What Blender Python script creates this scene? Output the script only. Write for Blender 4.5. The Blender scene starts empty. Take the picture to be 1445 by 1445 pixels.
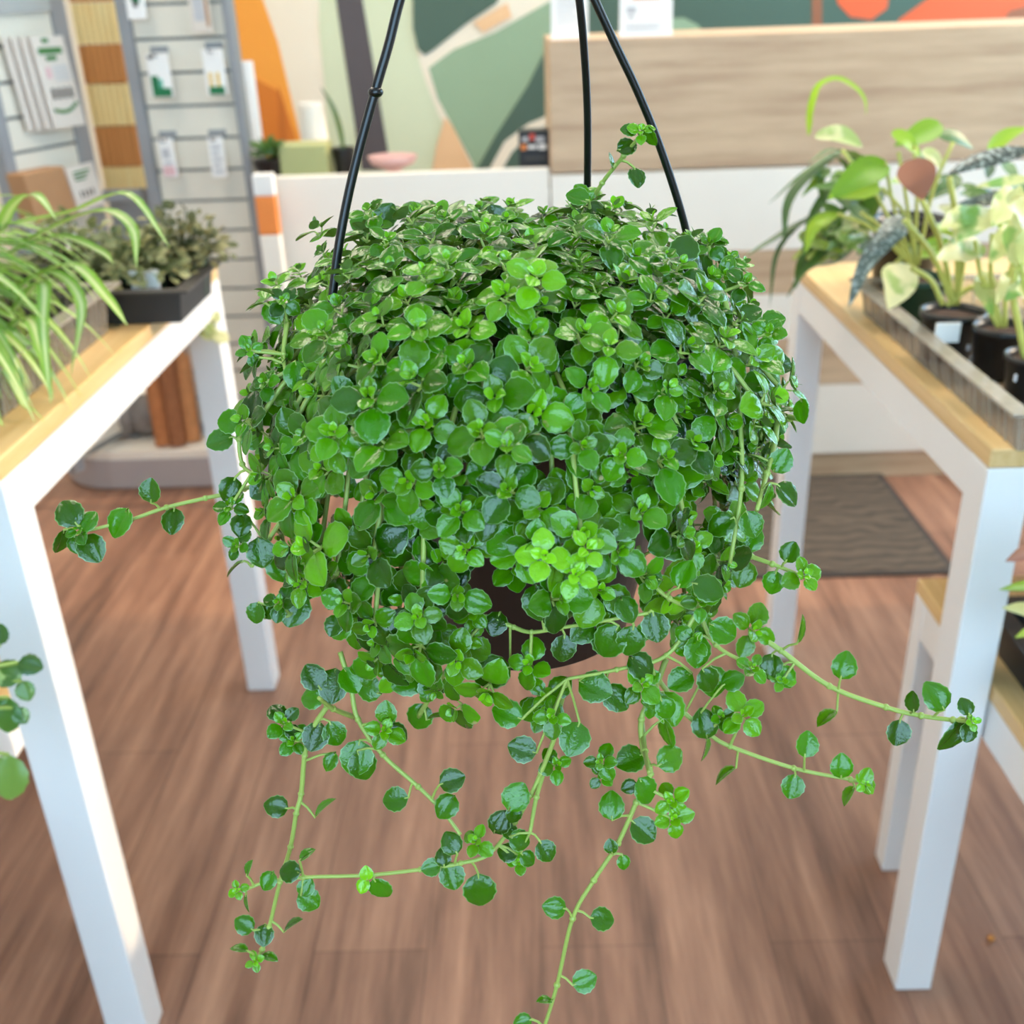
import bpy, math, random
import numpy as np
from mathutils import Vector, Matrix
random.seed(7); rng = np.random.default_rng(7)
scene = bpy.context.scene
COL = scene.collection
H = 1.12                      # camera height
FPX, CPX = 1492.0, 722.5
RM = Matrix(((0.99947707, -0.02812097, -0.01596218), (0.00210683, -0.43596097, 0.89996311), (-0.03226672, -0.89952612, -0.43567375)))
CAM = Vector((0, 0, H))
CX = RM @ Vector((1, 0, 0)); CU = RM @ Vector((0, -1, 0)); CF = RM @ Vector((0, 0, 1))
def ray(px, py): return (RM @ Vector((px - CPX, py - CPX, FPX))).normalized()
def at(px, py, x=None, y=None, z=None):
    d = ray(px, py)
    if y is not None: t = y / d.y
    elif z is not None: t = (z - H) / d.z
    else: t = x / d.x
    return CAM + d * t
def project(p):
    q = RM.transposed() @ (Vector(p) - CAM)
    return q.x / q.z * FPX + CPX, q.y / q.z * FPX + CPX, q.z
def mpp(p): return project(p)[2] / FPX      # metres per pixel at p

# ------------------------------------------------------------------ materials
def new_mat(name):
    m = bpy.data.materials.new(name); m.use_nodes = True
    nt = m.node_tree; b = nt.nodes['Principled BSDF']
    return m, nt, b
def lin(c): return tuple(((v / 255) / 12.92 if v / 255 <= .04045 else ((v / 255 + .055) / 1.055) ** 2.4) for v in c) + (1.0,)
def plain(name, rgb, rough=.5, spec=.5, var=.06, scale=18, metal=0.0, alpha=None, bump=0.0):
    m, nt, b = new_mat(name)
    n = nt.nodes.new('ShaderNodeTexNoise'); n.inputs['Scale'].default_value = scale; n.inputs['Detail'].default_value = 4
    tc = nt.nodes.new('ShaderNodeTexCoord'); nt.links.new(tc.outputs['Object'], n.inputs['Vector'])
    mx = nt.nodes.new('ShaderNodeMix'); mx.data_type = 'RGBA'
    c = lin(rgb); mx.inputs[6].default_value = tuple(v * (1 - var) for v in c[:3]) + (1,)
    mx.inputs[7].default_value = tuple(min(1, v * (1 + var)) for v in c[:3]) + (1,)
    nt.links.new(n.outputs['Fac'], mx.inputs[0]); nt.links.new(mx.outputs[2], b.inputs['Base Color'])
    b.inputs['Roughness'].default_value = rough; b.inputs['Specular IOR Level'].default_value = spec
    b.inputs['Metallic'].default_value = metal
    if alpha is not None: b.inputs['Alpha'].default_value = alpha
    if bump:
        bp = nt.nodes.new('ShaderNodeBump'); bp.inputs['Strength'].default_value = bump; bp.inputs['Distance'].default_value = .002
        nt.links.new(n.outputs['Fac'], bp.inputs['Height']); nt.links.new(bp.outputs['Normal'], b.inputs['Normal'])
    return m
def wood(name, c1, c2, axis='X', rough=.45, scale=6, stretch=14):
    m, nt, b = new_mat(name)
    tc = nt.nodes.new('ShaderNodeTexCoord'); mp = nt.nodes.new('ShaderNodeMapping')
    s = [stretch, stretch, stretch]; s['XYZ'.index(axis)] = 1.0
    mp.inputs['Scale'].default_value = s
    n = nt.nodes.new('ShaderNodeTexNoise'); n.inputs['Scale'].default_value = scale; n.inputs['Detail'].default_value = 6; n.inputs['Roughness'].default_value = .65
    r = nt.nodes.new('ShaderNodeValToRGB'); r.color_ramp.elements[0].position = .3; r.color_ramp.elements[1].position = .72
    r.color_ramp.elements[0].color = lin(c1); r.color_ramp.elements[1].color = lin(c2)
    nt.links.new(tc.outputs['Object'], mp.inputs['Vector']); nt.links.new(mp.outputs['Vector'], n.inputs['Vector'])
    nt.links.new(n.outputs['Fac'], r.inputs['Fac']); nt.links.new(r.outputs['Color'], b.inputs['Base Color'])
    b.inputs['Roughness'].default_value = rough
    return m
def floor_mat():
    m, nt, b = new_mat('floor_planks')
    tc = nt.nodes.new('ShaderNodeTexCoord')
    mp = nt.nodes.new('ShaderNodeMapping'); mp.inputs['Rotation'].default_value = (0, 0, math.pi / 2)
    br = nt.nodes.new('ShaderNodeTexBrick'); br.inputs['Scale'].default_value = 1.0
    br.inputs['Brick Width'].default_value = 1.15; br.inputs['Row Height'].default_value = .15; br.inputs['Mortar Size'].default_value = .0012
    br.offset = .37
    br.inputs['Color1'].default_value = (0, 0, 0, 1); br.inputs['Color2'].default_value = (1, 1, 1, 1); br.inputs['Mortar'].default_value = (.1, .1, .1, 1)
    nt.links.new(tc.outputs['Object'], mp.inputs['Vector']); nt.links.new(mp.outputs['Vector'], br.inputs['Vector'])
    mp2 = nt.nodes.new('ShaderNodeMapping'); mp2.inputs['Scale'].default_value = (16, 1.3, 1)
    n = nt.nodes.new('ShaderNodeTexNoise'); n.inputs['Scale'].default_value = 2.2; n.inputs['Detail'].default_value = 7; n.inputs['Roughness'].default_value = .62
    nt.links.new(tc.outputs['Object'], mp2.inputs['Vector']); nt.links.new(mp2.outputs['Vector'], n.inputs['Vector'])
    r = nt.nodes.new('ShaderNodeValToRGB'); e = r.color_ramp.elements
    e[0].position = .25; e[0].color = lin((98, 68, 54)); e[1].position = .75; e[1].color = lin((178, 134, 108))
    x = r.color_ramp.elements.new(.5); x.color = lin((142, 102, 82))
    ad = nt.nodes.new('ShaderNodeMath'); ad.operation = 'MULTIPLY_ADD'; ad.inputs[1].default_value = .15; ad.inputs[2].default_value = -.075
    ad2 = nt.nodes.new('ShaderNodeMath'); ad2.operation = 'ADD'
    nt.links.new(br.outputs['Color'], ad.inputs[0]); nt.links.new(ad.outputs[0], ad2.inputs[0]); nt.links.new(n.outputs['Fac'], ad2.inputs[1])
    nt.links.new(ad2.outputs[0], r.inputs['Fac'])
    mx = nt.nodes.new('ShaderNodeMix'); mx.data_type = 'RGBA'; mx.inputs[7].default_value = lin((70, 50, 42))
    mm = nt.nodes.new('ShaderNodeMath'); mm.operation = 'MULTIPLY'; mm.inputs[1].default_value = .35
    nt.links.new(br.outputs['Fac'], mm.inputs[0]); nt.links.new(mm.outputs[0], mx.inputs[0])
    nt.links.new(r.outputs['Color'], mx.inputs[6]); nt.links.new(mx.outputs[2], b.inputs['Base Color'])
    b.inputs['Roughness'].default_value = .42; b.inputs['Specular IOR Level'].default_value = .4
    return m
def leaf_mat(name, dark, mid, young, rough=.25, transl=.25, edge=None, stripe=None, patch=None, under=(120, 135, 85), bump=0.0, bscale=400, coat=0.0, spec=.7):
    """attribute ld: R random, G youth, B |s| across the blade"""
    m, nt, b = new_mat(name); N = nt.nodes; L = nt.links
    at_ = N.new('ShaderNodeAttribute'); at_.attribute_name = 'ld'
    sp = N.new('ShaderNodeSeparateColor'); L.new(at_.outputs['Color'], sp.inputs['Color'])
    def mix(f, a, c):
        k = N.new('ShaderNodeMix'); k.data_type = 'RGBA'
        if hasattr(f, 'links'): L.new(f, k.inputs[0])
        else: k.inputs[0].default_value = f
        for s_, i in ((a, 6), (c, 7)):
            if hasattr(s_, 'links'): L.new(s_, k.inputs[i])
            else: k.inputs[i].default_value = lin(s_)
        return k.outputs[2]
    def rampf(src, a, c):
        k = N.new('ShaderNodeMapRange'); k.inputs[1].default_value = a; k.inputs[2].default_value = c; L.new(src, k.inputs[0]); return k.outputs[0]
    col = mix(sp.outputs[0], dark, mid); col = mix(sp.outputs[1], col, young)
    tc = N.new('ShaderNodeTexCoord')
    if patch:
        n = N.new('ShaderNodeTexNoise'); n.inputs['Scale'].default_value = patch[1]; n.inputs['Detail'].default_value = 3
        L.new(tc.outputs['Object'], n.inputs['Vector']); col = mix(rampf(n.outputs['Fac'], patch[2], patch[2] + patch[3]), col, patch[0])
    if stripe: col = mix(rampf(sp.outputs[2], stripe[1], stripe[2]), col, stripe[0])
    if edge: col = mix(rampf(sp.outputs[2], .90, .99), col, edge)
    geo = N.new('ShaderNodeNewGeometry'); colb = mix(geo.outputs['Backfacing'], col, under) if under else col
    L.new(colb, b.inputs['Base Color']); b.inputs['Roughness'].default_value = rough; b.inputs['Specular IOR Level'].default_value = spec
    b.inputs['Coat Weight'].default_value = coat; b.inputs['Coat Roughness'].default_value = .12
    if bump:
        n2 = N.new('ShaderNodeTexNoise'); n2.inputs['Scale'].default_value = bscale; L.new(tc.outputs['Object'], n2.inputs['Vector'])
        bp = N.new('ShaderNodeBump'); bp.inputs['Strength'].default_value = bump; bp.inputs['Distance'].default_value = .001
        L.new(n2.outputs['Fac'], bp.inputs['Height']); L.new(bp.outputs['Normal'], b.inputs['Normal'])
    tr = N.new('ShaderNodeBsdfTranslucent'); L.new(mix(.45, col, young), tr.inputs['Color'])
    ms = N.new('ShaderNodeMixShader'); ms.inputs[0].default_value = transl
    L.new(b.outputs[0], ms.inputs[1]); L.new(tr.outputs[0], ms.inputs[2]); L.new(ms.outputs[0], N['Material Output'].inputs['Surface'])
    return m
def clear_plastic(name, rgb, amount):
    m, nt, b = new_mat(name); b.inputs['Base Color'].default_value = lin(rgb); b.inputs['Roughness'].default_value = .15
    t = nt.nodes.new('ShaderNodeBsdfTransparent'); ms = nt.nodes.new('ShaderNodeMixShader')
    n = nt.nodes.new('ShaderNodeTexNoise'); n.inputs['Scale'].default_value = 30
    mr = nt.nodes.new('ShaderNodeMapRange'); mr.inputs[3].default_value = amount * .7; mr.inputs[4].default_value = amount * 1.3
    nt.links.new(n.outputs['Fac'], mr.inputs[0]); nt.links.new(mr.outputs[0], ms.inputs[0])
    nt.links.new(t.outputs[0], ms.inputs[1]); nt.links.new(b.outputs[0], ms.inputs[2]); nt.links.new(ms.outputs[0], nt.nodes['Material Output'].inputs['Surface'])
    return m

WHITE = plain('white_lacquer', (242, 232, 218), .35, var=.02)
TABLEW = plain('white_table_paint', (242, 241, 240), .35, var=.015)
OAK = wood('table_wood', (214, 174, 112), (236, 202, 146), 'Y', .4, 5, 16)
DESKWOOD = wood('desk_wood', (178, 146, 116), (214, 184, 150), 'X', .5, 3.2, 12)
BLACKP = plain('black_plastic', (22, 22, 24), .35, var=.1)
WIREP = plain('black_wire', (12, 12, 13), .3, var=.1)
GREENPOT = plain('green_plastic', (22, 62, 46), .4)
SOIL = plain('soil', (70, 48, 34), .95, var=.5, scale=160, bump=.6)
GREY = plain('grey_metal', (144, 144, 146), .45, var=.03)
SLAT = plain('pale_slat', (222, 214, 198), .5, var=.03)
GROOVE = plain('slat_groove', (120, 122, 122), .6)
PAPER = plain('white_card', (240, 236, 232), .6, var=.02)
CREAMP = plain('cream_card', (220, 208, 196), .6, var=.03)
INK = plain('dark_ink', (70, 62, 58), .6)
GINK = plain('green_ink', (70, 120, 60), .6)
DGREEN = plain('dark_green_print', (14, 110, 62), .5)
TEAL = plain('teal_print', (96, 178, 150), .5)
PINK = plain('pink_print', (222, 180, 182), .6)
KRAFT = plain('kraft_brown', (176, 130, 90), .7, var=.12)
ORANGE = plain('orange_print', (240, 140, 66), .6)
YELLOW = plain('yellow_print', (226, 190, 90), .6)
BLUEINK = plain('blue_print', (70, 110, 190), .5)
GREYINK = plain('grey_print', (190, 188, 190), .6)
LEAF = leaf_mat('small_leaf', (12, 50, 1), (60, 128, 4), (136, 206, 18), .14, .11, edge=(132, 170, 104), patch=((164, 150, 92), 70, .74, .03), under=(92, 112, 60), bump=.25, bscale=700, coat=.0, spec=.5)
STEM = plain('pale_stem', (158, 178, 84), .45, var=.15, scale=60)
STEMY = plain('yellow_stem', (196, 196, 96), .45, var=.1, scale=60)
SPIDER = leaf_mat('spider_leaf', (96, 150, 40), (134, 184, 62), (170, 208, 90), .35, .35, stripe=((226, 232, 170), .55, .12), under=None)
OLIVE = leaf_mat('olive_leaf', (66, 84, 40), (116, 122, 66), (190, 186, 132), .5, .25, edge=(196, 190, 140), under=None)
LIMEL = leaf_mat('lime_leaf', (92, 150, 22), (140, 190, 34), (190, 214, 70), .35, .4, under=None)
VARIEG = leaf_mat('variegated_leaf', (110, 165, 60), (160, 195, 90), (226, 228, 160), .35, .35, patch=((232, 230, 176), 22, .47, .06), under=None)
CREAML = leaf_mat('cream_leaf', (180, 192, 104), (200, 206, 126), (216, 216, 150), .35, .35, patch=((120, 172, 76), 24, .56, .06), under=None)
DARKL = leaf_mat('dark_leaf', (44, 78, 34), (72, 108, 44), (110, 150, 60), .4, .25, under=None)
BUMPYL = leaf_mat('blistered_leaf', (26, 36, 32), (70, 84, 76), (90, 100, 90), .3, .05, patch=((142, 152, 144), 200, .53, .05), under=(96, 52, 44), bump=1.0, bscale=190)
BROWNL = leaf_mat('russet_leaf', (120, 66, 46), (142, 84, 60), (160, 100, 70), .5, .2, under=None)
GROUNDL = leaf_mat('round_leaf', (38, 84, 26), (70, 124, 40), (150, 186, 80), .35, .25, patch=((170, 196, 120), 60, .6, .06), under=None)
CLEAR = clear_plastic('clear_ribbed_plastic', (150, 140, 128), .42)
CLEARRIM = clear_plastic('clear_plastic_rim', (176, 166, 152), .7)
MATM = None

# ------------------------------------------------------------------ mesh builder
class MB:
    def __init__(s): s.v = []; s.f = []; s.m = []; s.a = []; s.n = 0; s.cur = 0
    def add(s, verts, faces, mat=None, attr=None):
        verts = np.asarray(verts, dtype=float).reshape(-1, 3); k = len(verts); mi = s.cur if mat is None else mat
        s.v.append(verts); s.f.extend([tuple(i + s.n for i in f) for f in faces]); s.m.extend([mi] * len(faces))
        s.a.append(np.zeros((k, 4)) if attr is None else np.asarray(attr)); s.n += k; return s
    def box(s, lo, hi, mat=None, rot=None):
        x0, y0, z0 = lo; x1, y1, z1 = hi
        v = [(x0, y0, z0), (x1, y0, z0), (x1, y1, z0), (x0, y1, z0), (x0, y0, z1), (x1, y0, z1), (x1, y1, z1), (x0, y1, z1)]
        if rot is not None: v = [rot @ Vector(p) for p in v]
        return s.add(v, [(0, 3, 2, 1), (4, 5, 6, 7), (0, 1, 5, 4), (1, 2, 6, 5), (2, 3, 7, 6), (3, 0, 4, 7)], mat)
    def tube(s, pts, r, n=8, mat=None, caps=True):
        pts = [Vector(p) for p in pts]; rs = r if isinstance(r, (list, tuple)) else [r] * len(pts)
        V = []; up = None
        for i, p in enumerate(pts):
            d = (pts[min(i + 1, len(pts) - 1)] - pts[max(i - 1, 0)]).normalized()
            if up is None: up = d.orthogonal().normalized()
            up = (up - d * up.dot(d)); up = up.normalized() if up.length > 1e-6 else d.orthogonal().normalized()
            w = d.cross(up)
            V += [p + (up * math.cos(2 * math.pi * k / n) + w * math.sin(2 * math.pi * k / n)) * rs[i] for k in range(n)]
        F = [(i * n + k, i * n + (k + 1) % n, (i + 1) * n + (k + 1) % n, (i + 1) * n + k) for i in range(len(pts) - 1) for k in range(n)]
        if caps: F += [tuple(range(n))[::-1], tuple((len(pts) - 1) * n + k for k in range(n))]
        at_ = np.zeros((len(V), 4)); at_[:, 0] = .5
        return s.add([tuple(v) for v in V], F, mat, at_)
    def lathe(s, c, prof, n=40, mat=None, sq=None):
        V = []; c = Vector(c)
        for r, z in prof:
            for k in range(n):
                a = 2 * math.pi * k / n; V.append((c.x + r * math.cos(a), c.y + r * math.sin(a), c.z + z))
        F = [(i * n + k, i * n + (k + 1) % n, (i + 1) * n + (k + 1) % n, (i + 1) * n + k) for i in range(len(prof) - 1) for k in range(n)]
        F += [tuple(range(n))[::-1], tuple((len(prof) - 1) * n + k for k in range(n))]
        return s.add(V, F, mat)
    def ball(s, c, r, mat=None, n=12, m=8):
        return s.lathe(c, [(r[0] * math.sin(math.pi * i / m) if i not in (0, m) else 1e-5, -r[1] * math.cos(math.pi * i / m)) for i in range(m + 1)], n, mat)
    def poly_prism(s, pts, depth, mat=None):      # pts: 3D planar polygon, depth: Vector
        n = len(pts); V = [tuple(p) for p in pts] + [tuple(Vector(p) + depth) for p in pts]
        F = [tuple(range(n)), tuple(range(n, 2 * n))[::-1]] + [(i, i + n, (i + 1) % n + n, (i + 1) % n) for i in range(n)]
        return s.add(V, F, mat)
    def build(s, name, mats, parent=None, smooth=False, bevel=0.0, loc=None, solid=0.0):
        me = bpy.data.meshes.new(name); v = np.concatenate(s.v)
        o = bpy.data.objects.new(name, me); COL.objects.link(o)
        root = parent
        off = Vector((0, 0, 0))
        if parent is not None:
            while root.parent is not None: root = root.parent
            off = Vector(root.location); o.parent = parent
        elif loc is not None: off = Vector(loc); o.location = off
        else:
            lo, hi = v.min(0), v.max(0); off = Vector(((lo[0] + hi[0]) / 2, (lo[1] + hi[1]) / 2, lo[2])); o.location = off
        me.from_pydata((v - np.array(off)).tolist(), [], s.f)
        if not isinstance(mats, (list, tuple)): mats = [mats]
        for m in mats: me.materials.append(m)
        if len(mats) > 1: me.polygons.foreach_set('material_index', s.m)
        A = np.concatenate(s.a)
        if A.any():
            ca = me.attributes.new('ld', 'FLOAT_COLOR', 'POINT'); ca.data.foreach_set('color', A.astype(np.float32).ravel())
        me.validate(); me.update()
        if smooth: me.polygons.foreach_set('use_smooth', [True] * len(me.polygons))
        if bevel:
            b = o.modifiers.new('bevel', 'BEVEL'); b.width = bevel; b.segments = 2; b.limit_method = 'ANGLE'; b.angle_limit = .6
        if solid:
            b = o.modifiers.new('thickness', 'SOLIDIFY'); b.thickness = solid
        return o
def thing(name, loc, label, cat, group=None):
    o = bpy.data.objects.new(name, None); COL.objects.link(o); o.location = loc; o.empty_display_size = .02
    return tag(o, label, cat, group)
def tag(o, label, cat, group=None):
    o['label'] = label; o['category'] = cat
    if group: o['group'] = group
    return o
def struct(o): o['kind'] = 'structure'; return o

# ------------------------------------------------------------------ leaves
ROWS, COLS = 10, 7
def leaf_template(shape='ob', crenate=.045, bulge=.11, fold=.10, curl=.12):
    V = []; A = []
    for i in range(ROWS):
        t = i / (ROWS - 1)
        if shape == 'ob': w = .47 * (math.sin(math.pi * min(1, (t ** .82)) * .985 + .01)) ** .62 * (1 + .12 * (t - .5))
        else: w = .40 * math.sin(math.pi * t ** .9) ** .7
        if 0 < i < ROWS - 1: w *= 1 + (crenate if i % 2 else -crenate)
        for j in range(COLS):
            sx = -1 + 2 * j / (COLS - 1)
            z = bulge * math.sin(math.pi * min(1, abs(sx) * .95)) * math.sin(math.pi * t) ** .7 + fold * abs(sx) * w * 2 * .5 - curl * t * t
            V.append((sx * w, t, z)); A.append((0, 0, max(abs(sx), (t - .06) if t > .9 else 0), 1))
    F = [(i * COLS + j, i * COLS + j + 1, (i + 1) * COLS + j + 1, (i + 1) * COLS + j) for i in range(ROWS - 1) for j in range(COLS - 1)]
    return np.array(V), F, np.array(A, dtype=float)
T_FLAT = [leaf_template('ob', .04, b, f, c) for b, f, c in ((.05, .16, .08), (.09, .05, .2), (.04, .26, .05), (.10, .12, .28), (.06, .0, .14))]
T_EDGE = [leaf_template('el', .04, .08, .25, .25)]
def add_leaf(mb, base, tipdir, normal, length, young=0.0, width=1.0, tpl=None, mat=None, rand=None):
    V, F, A = tpl or random.choice(T_FLAT)
    d = Vector(tipdir).normalized(); n = Vector(normal); n = (n - d * n.dot(d))
    n = n.normalized() if n.length > 1e-5 else d.orthogonal().normalized()
    x = d.cross(n)
    M = np.array([[x.x, x.y, x.z], [d.x, d.y, d.z], [n.x, n.y, n.z]])
    P = (V * np.array([length * width, length, length])) @ M + np.array(base)
    a = A.copy(); a[:, 0] = random.random() if rand is None else rand; a[:, 1] = max(0, min(1, young))
    mb.add(P, F, mat, a)
def rosette(mb, c, n, size, young=0.0, spin=None, pairs=4, stem=None, open_=1.0):
    c = Vector(c); n = Vector(n).normalized(); u = n.orthogonal().normalized(); w = n.cross(u)
    sp = random.random() * math.pi if spin is None else spin
    ls = (1.0, .92, .55, .32); el = (-4, 16, 40, 62); yg = (0, .06, .25, .5)
    for k in range(pairs):
        for q in (0, math.pi):
            a = sp + k * math.pi / 2 + q + random.gauss(0, .16); e = math.radians(el[k] * open_ + random.gauss(0, 9))
            rad = u * math.cos(a) + w * math.sin(a); d = rad * math.cos(e) + n * math.sin(e); nn = n * math.cos(e) - rad * math.sin(e)
            L = size * ls[k] * random.uniform(.85, 1.12)
            b = c + d * size * (.22 if k < 2 else .06) + n * size * .12 * (k - 1.5)
            add_leaf(mb, b, d, nn + Vector((random.gauss(0, .12), random.gauss(0, .12), random.gauss(0, .12))), L, young + yg[k] * random.uniform(.7, 1.1), random.uniform(.92, 1.1), mat=0)
            if k < 2: mb.tube([c - n * size * .3, b], [size * .05, size * .035], 5, 1, False)
def catmull(P, n=6):
    P = [Vector(p) for p in P]; out = []
    if len(P) < 3: return P
    Q = [P[0] * 2 - P[1]] + P + [P[-1] * 2 - P[-2]]
    for i in range(1, len(Q) - 2):
        for k in range(n):
            t = k / n; a, b, c, d = Q[i - 1], Q[i], Q[i + 1], Q[i + 2]
            out.append(.5 * ((2 * b) + (c - a) * t + (2 * a - 5 * b + 4 * c - d) * t * t + (3 * b - a - 3 * c + d) * t ** 3))
    out.append(P[-1]); return out
def blade(mb, spine, half, up=(0, 0, 1), fold=.25, mat=0, rand=None, young=0.0, cols=5, wave=0.0):
    spine = [Vector(p) for p in spine]; n = len(spine); up = Vector(up); V = []; A = []; r = random.random() if rand is None else rand
    ph = random.random() * 6
    for i, p in enumerate(spine):
        d = (spine[min(i + 1, n - 1)] - spine[max(i - 1, 0)]).normalized(); sd = d.cross(up)
        sd = sd.normalized() if sd.length > 1e-4 else d.orthogonal().normalized(); nn = sd.cross(d)
        h = half(i / (n - 1)) if callable(half) else half[i]
        for j in range(cols):
            s_ = -1 + 2 * j / (cols - 1)
            V.append(p + sd * s_ * h + nn * h * (fold * abs(s_) + wave * math.sin(i * 1.7 + ph + s_ * 2) * abs(s_))); A.append((r, young, abs(s_), 1))
    F = [(i * cols + j, i * cols + j + 1, (i + 1) * cols + j + 1, (i + 1) * cols + j) for i in range(n - 1) for j in range(cols - 1)]
    mb.add([tuple(v) for v in V], F, mat, A)
def ovate(h): return lambda t: h * (max(.02, math.sin(math.pi * min(1, (t * .97 + .03)) ** .75)) ** .8)
def strap(h): return lambda t: h * max(.04, min(1, t * 8 + .4) * (1 - t ** 3))

# ================================================================== SETTING
XL, XR, YF, YB, ZC = -2.6, 2.3, -1.6, 3.6, 2.8
struct(MB().box((XL - .1, YF - .1, -.1), (XR + .1, YB + .1, 0)).build('floor', floor_mat()))
WALLP = plain('wall_paint', (232, 226, 214), .7, var=.02)
struct(MB().box((XL - .1, YB, 0), (XR + .1, YB + .1, ZC)).build('wall_back', WALLP))
struct(MB().box((XL - .1, YF, 0), (XL, YB, ZC)).build('wall_left', WALLP))
W2 = (.74, 1.66, 1.20, 2.16); W3 = (1.76, 3.3, .12, 2.16)      # y0, y1, z0, z1 of the unseen right wall openings, shaped to limit where sun falls
mb = MB(); x0, x1 = XR, XR + .1
mb.box((x0, YF, 0), (x1, W2[0], ZC)).box((x0, W2[1], 0), (x1, W3[0], ZC)).box((x0, W3[1], 0), (x1, YB, ZC))
for q in (W2, W3): mb.box((x0, q[0], 0), (x1, q[1], q[2])).box((x0, q[0], q[3]), (x1, q[1], ZC))
struct(mb.build('wall_right', WALLP))
FX0, FX1, FZ0, FZ1 = -1.1, 1.3, .8, 2.45
struct(MB().box((XL, YF - .1, 0), (FX0, YF, ZC)).box((FX1, YF - .1, 0), (XR, YF, ZC)).box((FX0, YF - .1, 0), (FX1, YF, FZ0)).box((FX0, YF - .1, FZ1), (FX1, YF, ZC)).build('wall_front', WALLP))
struct(MB().box((XL - .1, YF - .1, ZC), (XR + .1, YB + .1, ZC + .1)).build('ceiling', plain('ceiling_paint', (238, 236, 230), .8)))
def window(name, axis, u0, u1, z0, z1, c0, c1, bars):
    w = MB()
    def bx(a0, a1, b0, b1): w.box((a0, c0, b0) if axis == 'x' else (c0, a0, b0), (a1, c1, b1) if axis == 'x' else (c1, a1, b1))
    for u in [u0, u1 - .04] + bars: bx(u, u + .04, z0, z1)
    bx(u0, u1, z0, z0 + .04); bx(u0, u1, z1 - .04, z1)
    struct(w.build(name, GREY))
window('window_1', 'x', FX0, FX1, FZ0, FZ1, YF - .08, YF - .03, [-.35, .55])
window('window_2', 'y', *W2, XR + .03, XR + .08, [])
window('window_3', 'y', *W3, XR + .03, XR + .08, [])

# unseen fill panels added to warm and brighten the room (above the frame)
LIT, nt, b = new_mat('fill_glow'); b.inputs['Emission Color'].default_value = (1, .87, .70, 1); b.inputs['Emission Strength'].default_value = 7.0; b.inputs['Base Color'].default_value = (.9, .9, .88, 1)
for i, (x, y) in enumerate(((-1.1, 1.5), (1.0, 1.5), (-1.1, 2.9), (1.0, 2.9))):
    t = thing('added_fill_panel', (x, y, ZC - .05), ('added flat white fill panel on the ceiling above the %s' % ('left display table', 'right display table', 'slatted display', 'reception desk')[i]), 'added fill panel', 'added fill panels')
    MB().box((x - .32, y - .62, ZC - .04), (x + .32, y - .6, ZC)).box((x - .32, y + .6, ZC - .04), (x + .32, y + .62, ZC)).box((x - .32, y - .6, ZC - .04), (x - .3, y + .6, ZC)).box((x + .3, y - .6, ZC - .04), (x + .32, y + .6, ZC)).build('frame', GREY, t)
    MB().box((x - .3, y - .6, ZC - .03), (x + .3, y + .6, ZC - .015)).build('fill_emitter', LIT, t)

# ------------------------------------------------------------------ mural on back wall
def mpoly(mb, pts, mat, layer):
    P = [at(px, py, y=YB - .002 * layer) for px, py in pts]
    mb.poly_prism([tuple(p) for p in P], Vector((0, .0018, 0)), mat)
MUR = [plain('mural_cream', (236, 222, 200), .7, var=.02), plain('mural_pale_green', (208, 212, 178), .7, var=.02), plain('mural_dark_green', (74, 96, 82), .7, var=.03),
       plain('mural_sage', (146, 168, 136), .7, var=.03), plain('mural_orange', (242, 160, 62), .7, var=.03), plain('mural_terracotta', (222, 96, 52), .7, var=.03),
       plain('mural_charcoal', (84, 76, 78), .7), plain('mural_peach', (232, 186, 140), .7), plain('mural_brown', (150, 92, 62), .7), plain('mural_burnt_orange', (214, 122, 38), .7, var=.05), plain('mural_ochre', (196, 108, 34), .7, var=.05)]
mb = MB()
mpoly(mb, [(-200, -420), (1700, -420), (1700, 420), (-200, 420)], 0, 1)
mpoly(mb, [(452, -300), (640, -300), (640, 300), (470, 300), (458, 120), (450, 40)], 1, 2)
mpoly(mb, [(250, -60), (350, -60), (392, 60), (440, 260), (300, 260)], 4, 2)
mpoly(mb, [(340, 100), (395, 130), (440, 260), (330, 260)], 9, 3)
mpoly(mb, [(392, 120), (402, 150), (408, 225), (394, 225)], 10, 4)
mpoly(mb, [(468, -40), (505, -40), (552, 240), (510, 240)], 6, 3)
sage = [(598, 75), (640, 45), (700, 15), (790, -60), (900, -60), (900, 300), (700, 300), (660, 225), (630, 170), (612, 125), (604, 100)]
mpoly(mb, [(x - 10, y - 6) for x, y in sage], 0, 3)
mpoly(mb, [(605, 96), (640, 70), (700, 45), (770, 5), (900, -60), (900, 300), (680, 300), (668, 232), (640, 180), (618, 140)], 3, 4)
mpoly(mb, [(582, -60), (735, -60), (700, 5), (660, 32), (612, 70), (600, 78), (590, 70), (583, 40)], 2, 5)
mpoly(mb, [(668, 32), (716, 4), (722, 24), (682, 46)], 7, 6)
mpoly(mb, [(775, 60), (745, 120), (700, 190), (672, 240), (830, 260), (830, 60)], 2, 5)
mpoly(mb, [(690, 240), (712, 200), (745, 175), (780, 160), (780, 172), (748, 190), (722, 215), (708, 240)], 0, 6)
mpoly(mb, [(628, 165), (640, 180), (668, 240), (610, 240), (616, 205)], 7, 5)
mpoly(mb, [(830, -60), (1146, -60), (1146, 60), (830, 60)], 2, 5)
mpoly(mb, [(948, 26), (965, 25), (985, 35), (1000, 55), (1000, 80), (948, 80)], 3, 6)
mpoly(mb, [(985, 52), (995, 42), (1003, 55), (1003, 70), (985, 70)], 7, 7)
mpoly(mb, [(1146, -60), (1160, -60), (1160, 60), (1146, 60)], 8, 6)
mpoly(mb, [(1160, -60), (1320, -60), (1320, 60), (1160, 60)], 2, 5)
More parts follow.
